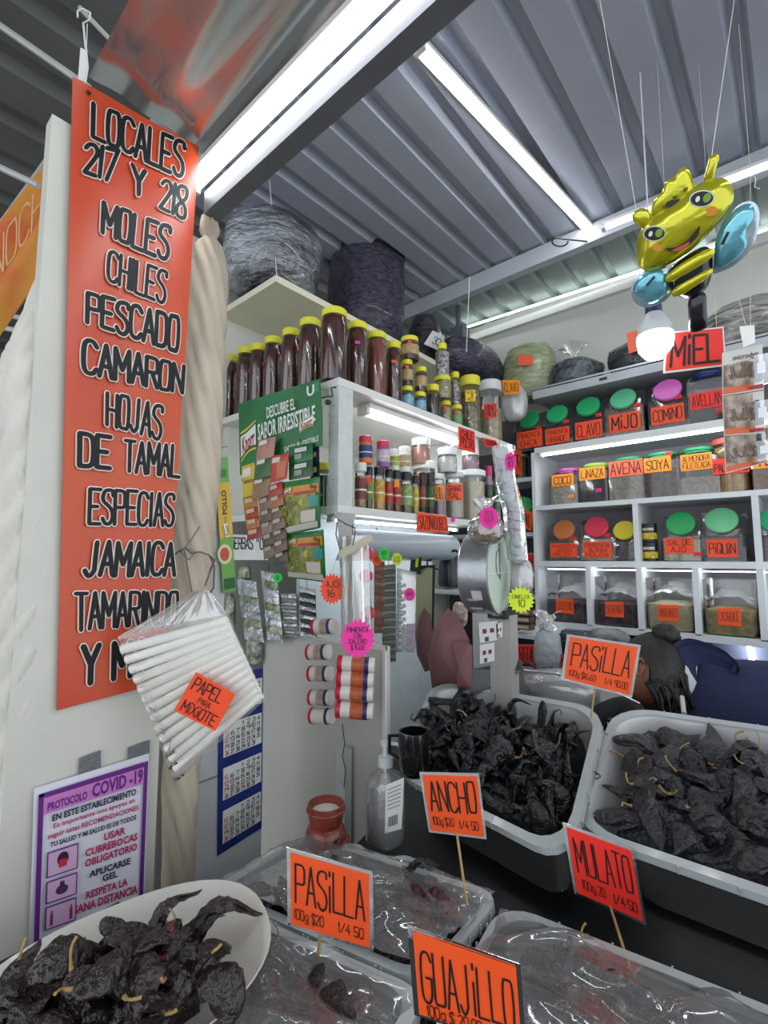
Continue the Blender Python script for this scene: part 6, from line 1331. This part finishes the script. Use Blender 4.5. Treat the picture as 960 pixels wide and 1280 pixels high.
skin_body('body', nodes, [(0, 1), (1, 2), (2, 3), (3, 4), (0, 5), (5, 6), (6, 7), (7, 8), (0, 9), (9, 10), (10, 11), (11, 12), (2, 13), (13, 14), (14, 15), (2, 16), (16, 17), (17, 18)], SKIN, pr_)
for s_, (wr, dr) in enumerate(((SHL+V((-.32, .04, -.20)), V((-1, .25, -.15))), (SHR+V((-.30, .0, -.24)), V((-1, -.1, -.1))))):
    dr = dr.normalized(); sd_ = V((0, 0, 1)).cross(dr).normalized(); pn = wr+dr*.05
    nd = [(wr, .026), (pn, (.034, .016)), (wr+dr*.085, (.036, .013))]; ed = [(0, 1), (1, 2)]
    for f_ in range(4):
        b0 = wr+dr*.088+sd_*(-.027+.018*f_); L = (.066, .076, .072, .058)[f_]; i = len(nd)
        nd += [(b0, .0085), (b0+dr*L*.5+V((0, 0, -.006)), .0078), (b0+dr*L*.9+V((0, 0, -.022)), .0066)]; ed += [(2, i), (i, i+1), (i+1, i+2)]
    i = len(nd); th = wr+dr*.03+sd_*.03*(-1 if s_ else 1)
    nd += [(th, .011), (th+dr*.03+sd_*.022*(-1 if s_ else 1), .0095), (th+dr*.055+sd_*.026*(-1 if s_ else 1)+V((0, 0, -.01)), .0075)]; ed += [(0, i), (i, i+1), (i+1, i+2)]
    skin_body('hand', nd, ed, SKIN, pr_, 1)
# hoodie and trousers over the body
hn = [(PEL+V((-.01, 0, .03)), .15), (BELLY, .155), (CHEST, (.165, .16)), (NECK+V((.055, 0, 0)), .085), (SHL, .082), (SHL+V((-.16, -.03, -.17)), .06), (SHL+V((-.29, .03, -.195)), .045), (SHR, .082), (SHR+V((-.12, .05, -.20)), .06), (SHR+V((-.27, .0, -.235)), .045)]
skin_body('hoodie', hn, [(0, 1), (1, 2), (2, 3), (2, 4), (4, 5), (5, 6), (2, 7), (7, 8), (8, 9)], NAVYM, pr_)
skin_body('trousers', [(PEL+V((.01, 0, -.02)), .14), nodes[5][:1]+(.108,), nodes[6][:1]+(.075,), nodes[7][:1]+(.06,), nodes[9][:1]+(.108,), nodes[10][:1]+(.075,), nodes[11][:1]+(.06,)], [(0, 1), (1, 2), (2, 3), (0, 4), (4, 5), (5, 6)], TROU, pr_)
for y in (2.12, 1.92): MB().blob((.25, y, .04), (.13, .048, .045), 16, 8, f=lambda p: 1-.25*max(0, -p.x) if p.z < 0 else 1).build('shoe', C('2A2A2E', .6), pr_)
# head: face turned down to the left, away from the lens
upH = V((.10, .35, .93)).normalized(); fwH = V((-.92, .12, -.30)); fwH = (fwH-upH*fwH.dot(upH)).normalized(); lfH = upH.cross(fwH); RH = Matrix((fwH, lfH, upH)).transposed()
def head_f(nu=36, nv=28):
    rings = []
    for j in range(nv+1):
        th = PI*min(max(j/nv, .01), .99); ring = []
        for i in range(nu):
            a = 2*PI*i/nu; x, y, z = math.sin(th)*math.cos(a), math.sin(th)*math.sin(a), -math.cos(th)
            fx = x*.093; fy = y*.073; fz = z*.113
            if z < 0: fy *= 1-.28*(-z)**1.5; fx *= 1-.10*(-z); fx += .012*(-z)*max(x, 0)
            if x > .3:
                g = lambda dy, dz, sy, sz: math.exp(-((y-dy)/sy)**2-((z-dz)/sz)**2)
                fx += .020*g(0, -.12, .13, .14)+.008*g(0, .10, .10, .22)+.009*g(0, -.46, .26, .10)+.008*g(0, -.78, .22, .14)-.008*(g(.36, .10, .17, .10)+g(-.36, .10, .17, .10))+.004*(g(.38, .28, .25, .07)+g(-.38, .28, .25, .07))-.004*g(0, -.38, .2, .03)
            ring.append(HD+RH@V((fx, fy, fz)))
        rings.append(ring)
    return MB().loft(rings)
hd = head_f().build('head', SKIN, pr_, smooth=80)
for s_ in (1, -1):
    MB().blob(HD+RH@V((.078, s_*.028, .012)), (.011, .012, .011), 12, 8, RH).build('eye', C('E6E0D8', .2), hd); MB().blob(HD+RH@V((.0865, s_*.028, .012)), (.004, .0055, .0055), 10, 6, RH).build('iris', C('2A1A12', .2), hd)
    MB().tube([HD+RH@V((.082, s_*.014, .032)), HD+RH@V((.084, s_*.03, .038)), HD+RH@V((.072, s_*.048, .032))], .0028, 5).build('eyebrow', HAIRM, hd)
    ep = HD+RH@V((-.004, s_*.075, -.006)); q = [ep+RH@V((.010*math.cos(a)*(1.2 if math.sin(a) > 0 else .7)-.004, s_*.004*(1+math.cos(a)), .026*math.sin(a))) for a in [2*PI*k/16 for k in range(17)]]
    MB().tube(q, .0045, 8).blob(ep, (.012, .004, .022), 12, 8, RH).build('ear', SKIN, hd)
    MB().blob(ep+RH@V((.002, s_*.008, -.022)), (.0035,)*3, 8, 6).build('earring', mat('gold', 'D8B870', .25, 1), hd)
MB().tube([HD+RH@V((.088, -.022, -.052)), HD+RH@V((.097, 0, -.050)), HD+RH@V((.088, .022, -.052))], .0045, 6).build('lips', C('8A3E38', .5), hd)
# hair
def hair(u, v):
    a = 2*PI*u; th = PI*(1-v*.70); x, y, z = math.sin(th)*math.cos(a), math.sin(th)*math.sin(a), -math.cos(th)
    front = max(0, math.cos(a)); k = 1.09+.03*noise.noise(V((x*4, y*4, z*4)))+.012*math.sin(a*24+z*4)
    zlim = -.85+1.25*front**2.6
    if abs(abs(math.atan2(y, x))-1.6) < .35: zlim = max(zlim, .02)
    z2 = max(z, zlim); s = math.sqrt(max(1-z2*z2, .0)); n_ = math.hypot(x, y) or 1
    return HD+RH@V((x/n_*s*.093*k-.004, y/n_*s*.073*k*1.02, z2*.113*k+.004))
MB().grid(hair, 60, 30).build('hair', HAIRM, pr_, smooth=80)
bc = HD+RH@V((-.035, .0, .125)); MB().blob(bc, (.042, .045, .036), 22, 14, RH, f=lambda p: 1+.12*math.sin(math.atan2(p.y, p.x)*7+p.z*5)).build('bun', HAIRM, pr_, smooth=80)
mb = MB(); rr = random.Random(9)
for k in range(90):        # loose strands hanging from the nape and over the neck
    a = rr.uniform(-1.6, 1.25); p0 = HD+RH@V((-.085*math.cos(a), .07*math.sin(a), rr.uniform(-.06, .04))); mb.tube([p0, p0+V((.02, -.005, -.03)), p0+V((rr.uniform(.0, .05), rr.uniform(-.03, .02), -.09)), p0+V((rr.uniform(-.02, .05), rr.uniform(-.03, .02), rr.uniform(-.16, -.12)))], [.005, .006, .004, .0015], 5)
mb.build('hair_strands', HAIRM, pr_, smooth=80)['kind'] = 'stuff'
# hood folded on the back, white collar underneath
HB = at(862, 822, D=1.58)
def hood(u, v):
    a = PI*(1.15*u-.1); r = .105-.02*v; p = HB+V((.03*v+.02*math.cos(a*2), 0, 0))+V((math.cos(a)*r*.75+.02, math.cos(a)*.02-.02+.02*v, math.sin(a)*r*.62-.05*v)); return p+V((0, 0, .012*noise.noise(V((u*4, v*3, 2)))))
hm = MB()
for s_ in (0, .014): hm.grid(lambda u, v: hood(u, v)+V((s_, 0, -s_)), 30, 10)
hm.build('hood', NAVYM, pr_, smooth=80)
rings = []
for k, (f_, r_) in enumerate(((0, .05), (.3, .078), (.7, .098), (1, .10))):
    c_ = NECK.lerp(CHEST, f_*.62)+V((-.005, -.01, .012)); rings.append([c_+V((0, math.cos(a)*r_, math.sin(a)*r_)) for a in [2*PI*q/20 for q in range(20)]])
MB().loft(rings, cap0=False, cap1=False).build('white_collar', mat('white_cotton', 'C8CACC', .8, bump=.3), pr_, smooth=80)
skin_body('black_sleeve', [(at(800, 905, D=1.45), .07), (at(780, 885, D=1.5), .05), (at(745, 900, D=1.5), .04), (at(735, 930, D=1.5), .03)], [(0, 1), (1, 2), (2, 3)], DKC, pr_)
# ======================= BALLOON =======================
BD = 1.30
B0_ = at(858, 310, D=BD); fB = (CAMP-B0_).normalized(); rB = V((0, 0, 1)).cross(fB).normalized(); uB = fB.cross(rB)
BAL = thing('foil_balloon', 'yellow foil bee balloon with crown and blue wings hanging by threads', 'balloon', at(865, 405, D=BD))
def bp(x, y, z=0):      # balloon plane: millimetre-like units of the photo scale, right and up from its middle
    k = BD/FPX; return B0_+rB*((x-858)*k)+uB*((310-y)*k)+fB*z
def puffy(name, pts, th, m, z=0, label=None, n=8, parent=BAL, wr=.05, grow=1.05):
    q = []; P = pts
    cx = sum(p[0] for p in P)/len(P); cy = sum(p[1] for p in P)/len(P); P = [(cx+(x-cx)*grow, cy+(y-cy)*grow) for x, y in P]
    for _ in range(2): P = [w for a, b in zip(P, P[1:]+P[:1]) for w in ((a[0]*.75+b[0]*.25, a[1]*.75+b[1]*.25), (a[0]*.25+b[0]*.75, a[1]*.25+b[1]*.75))]
    cx = sum(p[0] for p in P)/len(P); cy = sum(p[1] for p in P)/len(P); N_ = len(P); mb = MB()
    for s in (1, -1):
        rings = []
        for k in range(n+1):
            f = 1-k/n*.97; h = th*math.sqrt(max(0, 1-f**2.6))
            rings.append([bp(cx+(x-cx)*f, cy+(y-cy)*f, z+s*(h*(1+wr*2*math.sin(i*2*PI/N_*9)*f**3))) for i, (x, y) in enumerate(P)])
        if s < 0: rings = [list(reversed(r)) for r in rings]
        mb.loft(rings, cap0=False, cap1=True)
    o = mb.build(name, m, parent, smooth=80)
    if label: o['label'] = label
    return o
FY = mat('foil_yellow', 'C8C41E', .18, .55, var=.12, vscale=8, bump=.25, bscale=14, coat=.5); FB = mat('foil_blue', '6FB8CC', .18, .55, var=.12, vscale=8, bump=.3, bscale=16, coat=.5)
FK = mat('foil_black', '1A1A22', .2, .4, coat=.5, var=0, bump=.25, bscale=16); FW = mat('foil_silver', 'B8C8D2', .2, .6, bump=.3, bscale=16); INKB = C('1C1A16', .3)
puffy('wing_backing', [(792, 345), (800, 325), (830, 318), (842, 340), (838, 362), (815, 370), (798, 362)], .006, FW, -.012)
puffy('wing_backing', [(885, 345), (890, 300), (915, 278), (932, 290), (926, 330), (905, 346), (885, 348)], .006, FW, -.012)
puffy('wing', [(794, 342), (803, 328), (826, 322), (838, 340), (834, 358), (812, 366), (805, 352)], .018, FB, 0)
puffy('wing', [(886, 342), (888, 308), (908, 284), (924, 284), (926, 300), (916, 312), (920, 328), (902, 342)], .02, FB, 0)
puffy('body', [(836, 330), (858, 318), (882, 314), (884, 340), (878, 362), (862, 372), (846, 364), (838, 350)], .034, FK, -.004)
for k, q in enumerate(([(834, 332), (884, 315), (886, 330), (836, 347)], [(838, 352), (884, 338), (880, 351), (842, 366)])):
    puffy('yellow_stripe', q, .012, FY, .024, n=4)
puffy('tail', [(856, 368), (876, 364), (875, 395), (877, 412), (855, 414), (856, 395)], .016, FK, -.01)
puffy('crown', [(822, 262), (828, 244), (838, 240), (842, 228), (852, 230), (856, 222), (864, 224), (868, 240), (870, 252), (866, 262), (845, 270)], .014, FY, -.004)
for x, y in ((838, 256), (850, 250), (861, 246)): MB().blob(bp(x, y, .014), (.006, .006, .004), 10, 6).build('crown_gem', C('8A7A1E', .3), BAL)
puffy('antenna', [(804, 262), (802, 252), (812, 248), (822, 254), (824, 266), (812, 272)], .012, FY, -.004)
puffy('antenna', [(878, 246), (884, 228), (886, 220), (896, 222), (892, 236), (888, 248)], .012, FY, -.004)
face = puffy('head', [(804, 318), (802, 300), (806, 276), (824, 262), (846, 257), (863, 248), (885, 242), (904, 249), (910, 270), (902, 286), (889, 297), (863, 316), (837, 325), (815, 326)], .042, FY, .004, grow=.98)
def fd(name, cx, cy, rx, ry, m, z, a=0, par=face, n=20):
    pts = [bp(cx+rx*math.cos(t)*math.cos(a)+ry*math.sin(t)*math.sin(a), cy-(-rx*math.cos(t)*math.sin(a)+ry*math.sin(t)*math.cos(a)), z) for t in [2*PI*k/n for k in range(n)]]
    MB().prism(pts, fB*.0015).build(name, m, par, smooth=0)
for cx, cy in ((826, 283), (876, 263)):
    fd('eye_rim', cx, cy, 13, 8.5, C('E4E8E0', .3), .0445, .42); fd('eye', cx, cy, 11.5, 7.2, INKB, .0462, .42)
    fd('eye_glint', cx-4, cy-1, 2.2, 3, C('F0F4EE', .3), .0478, .3); fd('eye_green', cx+5, cy+1, 4, 4.6, C('7FA63A', .3), .0474, .3); 
for cx, cy in ((829, 299), (884, 279)): fd('cheek', cx, cy, 7, 5, C('D8902A', .35), .0425, .4)
M_ = [bp(x, y, .0462) for x, y in ((836, 303), (848, 306), (860, 302), (873, 290), (871, 300), (862, 308), (850, 311), (840, 308))]; MB().prism(M_, fB*.0015).build('mouth', INKB, face, smooth=0)
M_ = [bp(x, y, .048) for x, y in ((842, 308), (852, 306), (862, 304), (860, 308), (850, 311))]; MB().prism(M_, fB*.0015).build('tongue', C('C8504A', .3), face, smooth=0)
fd('fringe_mark', 852, 259, 13, 5, INKB, .020, .35)
for a, b in (((808, 252), (775, 145)), ((888, 222), (915, 20))):
    q0, q1 = bp(*a), at(*b, D=BD+.0); d = (q1-q0); q1 = q0+d*((3.15-q0.z)/d.z) if d.z > 0 else q1; MB().tube([q0, q1], .0012, 5).build('thread', STRING, BAL)
MB().tube([bp(812, 340, .02), bp(822, 332, .02)], .0035, 6).build('wing_mark', INKB, BAL); MB().tube([bp(893, 318, .022), bp(900, 306, .022)], .0035, 6).build('wing_mark', INKB, BAL)
# ======================= HALL BEHIND, FAR LEFT =======================
t = thing('cloth_banner', 'orange and yellow cloth banner slung from a wire in the neighbouring stall, upper left', 'banner', at(30, 400, D=2.6))
BQ = [at(-40, 330, D=2.6), at(62, 196, D=2.6), at(56, 330, D=2.6), at(-40, 470, D=2.6)]
OC = mat('orange_cloth', 'C8602E', .7, var=.3, vscale=3, col2='C89A2E')
MB().grid(lambda u, v: bil(BQ, u, v)+V((.02*math.sin(v*9+u*3), .02*math.sin(v*7), 0)), 20, 16).grid(lambda u, v: bil(BQ, u, v)+V((.02*math.sin(v*9+u*3), .02*math.sin(v*7)+.004, 0)), 20, 16).build('cloth', OC, t, smooth=70)
MB().tube([at(-40, 335, D=2.6), at(8, 270, D=2.6), at(64, 192, D=2.6)], .012, 6).build('wire', C('A8A49A', .5), t)
write([('NOCH', .3, .15, .95, .5)], [p+(CAMP-p).normalized()*.03 for p in BQ], C('D8A880', .6), t, w=.06)
rr = random.Random(21)
for k, (y, c_) in enumerate(((352, 'B8B4AA'), (395, 'C4C0B8'), (412, 'D0CCC4'), (455, '8A8880'))):
    tag(MB().tube([at(-20, y-8, D=4.5), at(60, y+10, D=4.5)], .025, 8).build('roof_pipe', C(c_, .5), loc=at(20, y, D=4.5)), ['upper grey roof pipe seen under the orange cloth banner', 'second pale roof pipe under the orange cloth banner', 'bright low pipe under the orange cloth banner', 'thin dark grey pipe left of the white curtain'][k], 'pipe', 'hall roof pipes')
t = thing('market_stall', 'blurred neighbouring stall with hanging goods and red signs beyond the white curtain', 'stall', V((-5.2, 1.6, 0)))
c0 = at(0, 760, D=3.4)
MB().bx(c0.x-1.2, c0.x+.6, c0.y+.25, c0.y+.3, 0, 2.35).build('back_board', mat('stall_back', '6E655C', .8, var=.6, vscale=4, col2='3A3430'), t)
MB().bx(c0.x-1.2, c0.x+.6, c0.y-.3, c0.y+.25, 0, .85).build('counter', mat('stall_counter', '5A2E2C', .7, var=.6, vscale=9, col2='2A2422'), t)
for k in range(5):
    y = 640+k*62; p = at(rr.uniform(2, 30), y, D=3.3)
    MB().blob(p, (.10, .08, .12), 14, 9).build('hanging_goods', C(['A8A49C', '8A3A30', '6E4A3A', 'B8B0A0', '5A2A2E'][k], .6), t)
P = px_card([(2, 695), (16, 693), (16, 745), (2, 742)], D=3.1); card(P, .01, sgncol('hotred'), 'red_sign', t)
t = thing('sail_cloth', 'grey-white triangular cloth left of the white curtain', 'cloth', at(5, 700, D=2.8)); MB().prism([at(9, 540, D=2.8), at(24, 700, D=2.8), at(-30, 740, D=2.8), at(-20, 620, D=2.8)], V((0, .01, 0))).build('cloth', C('9A9490', .7), t)
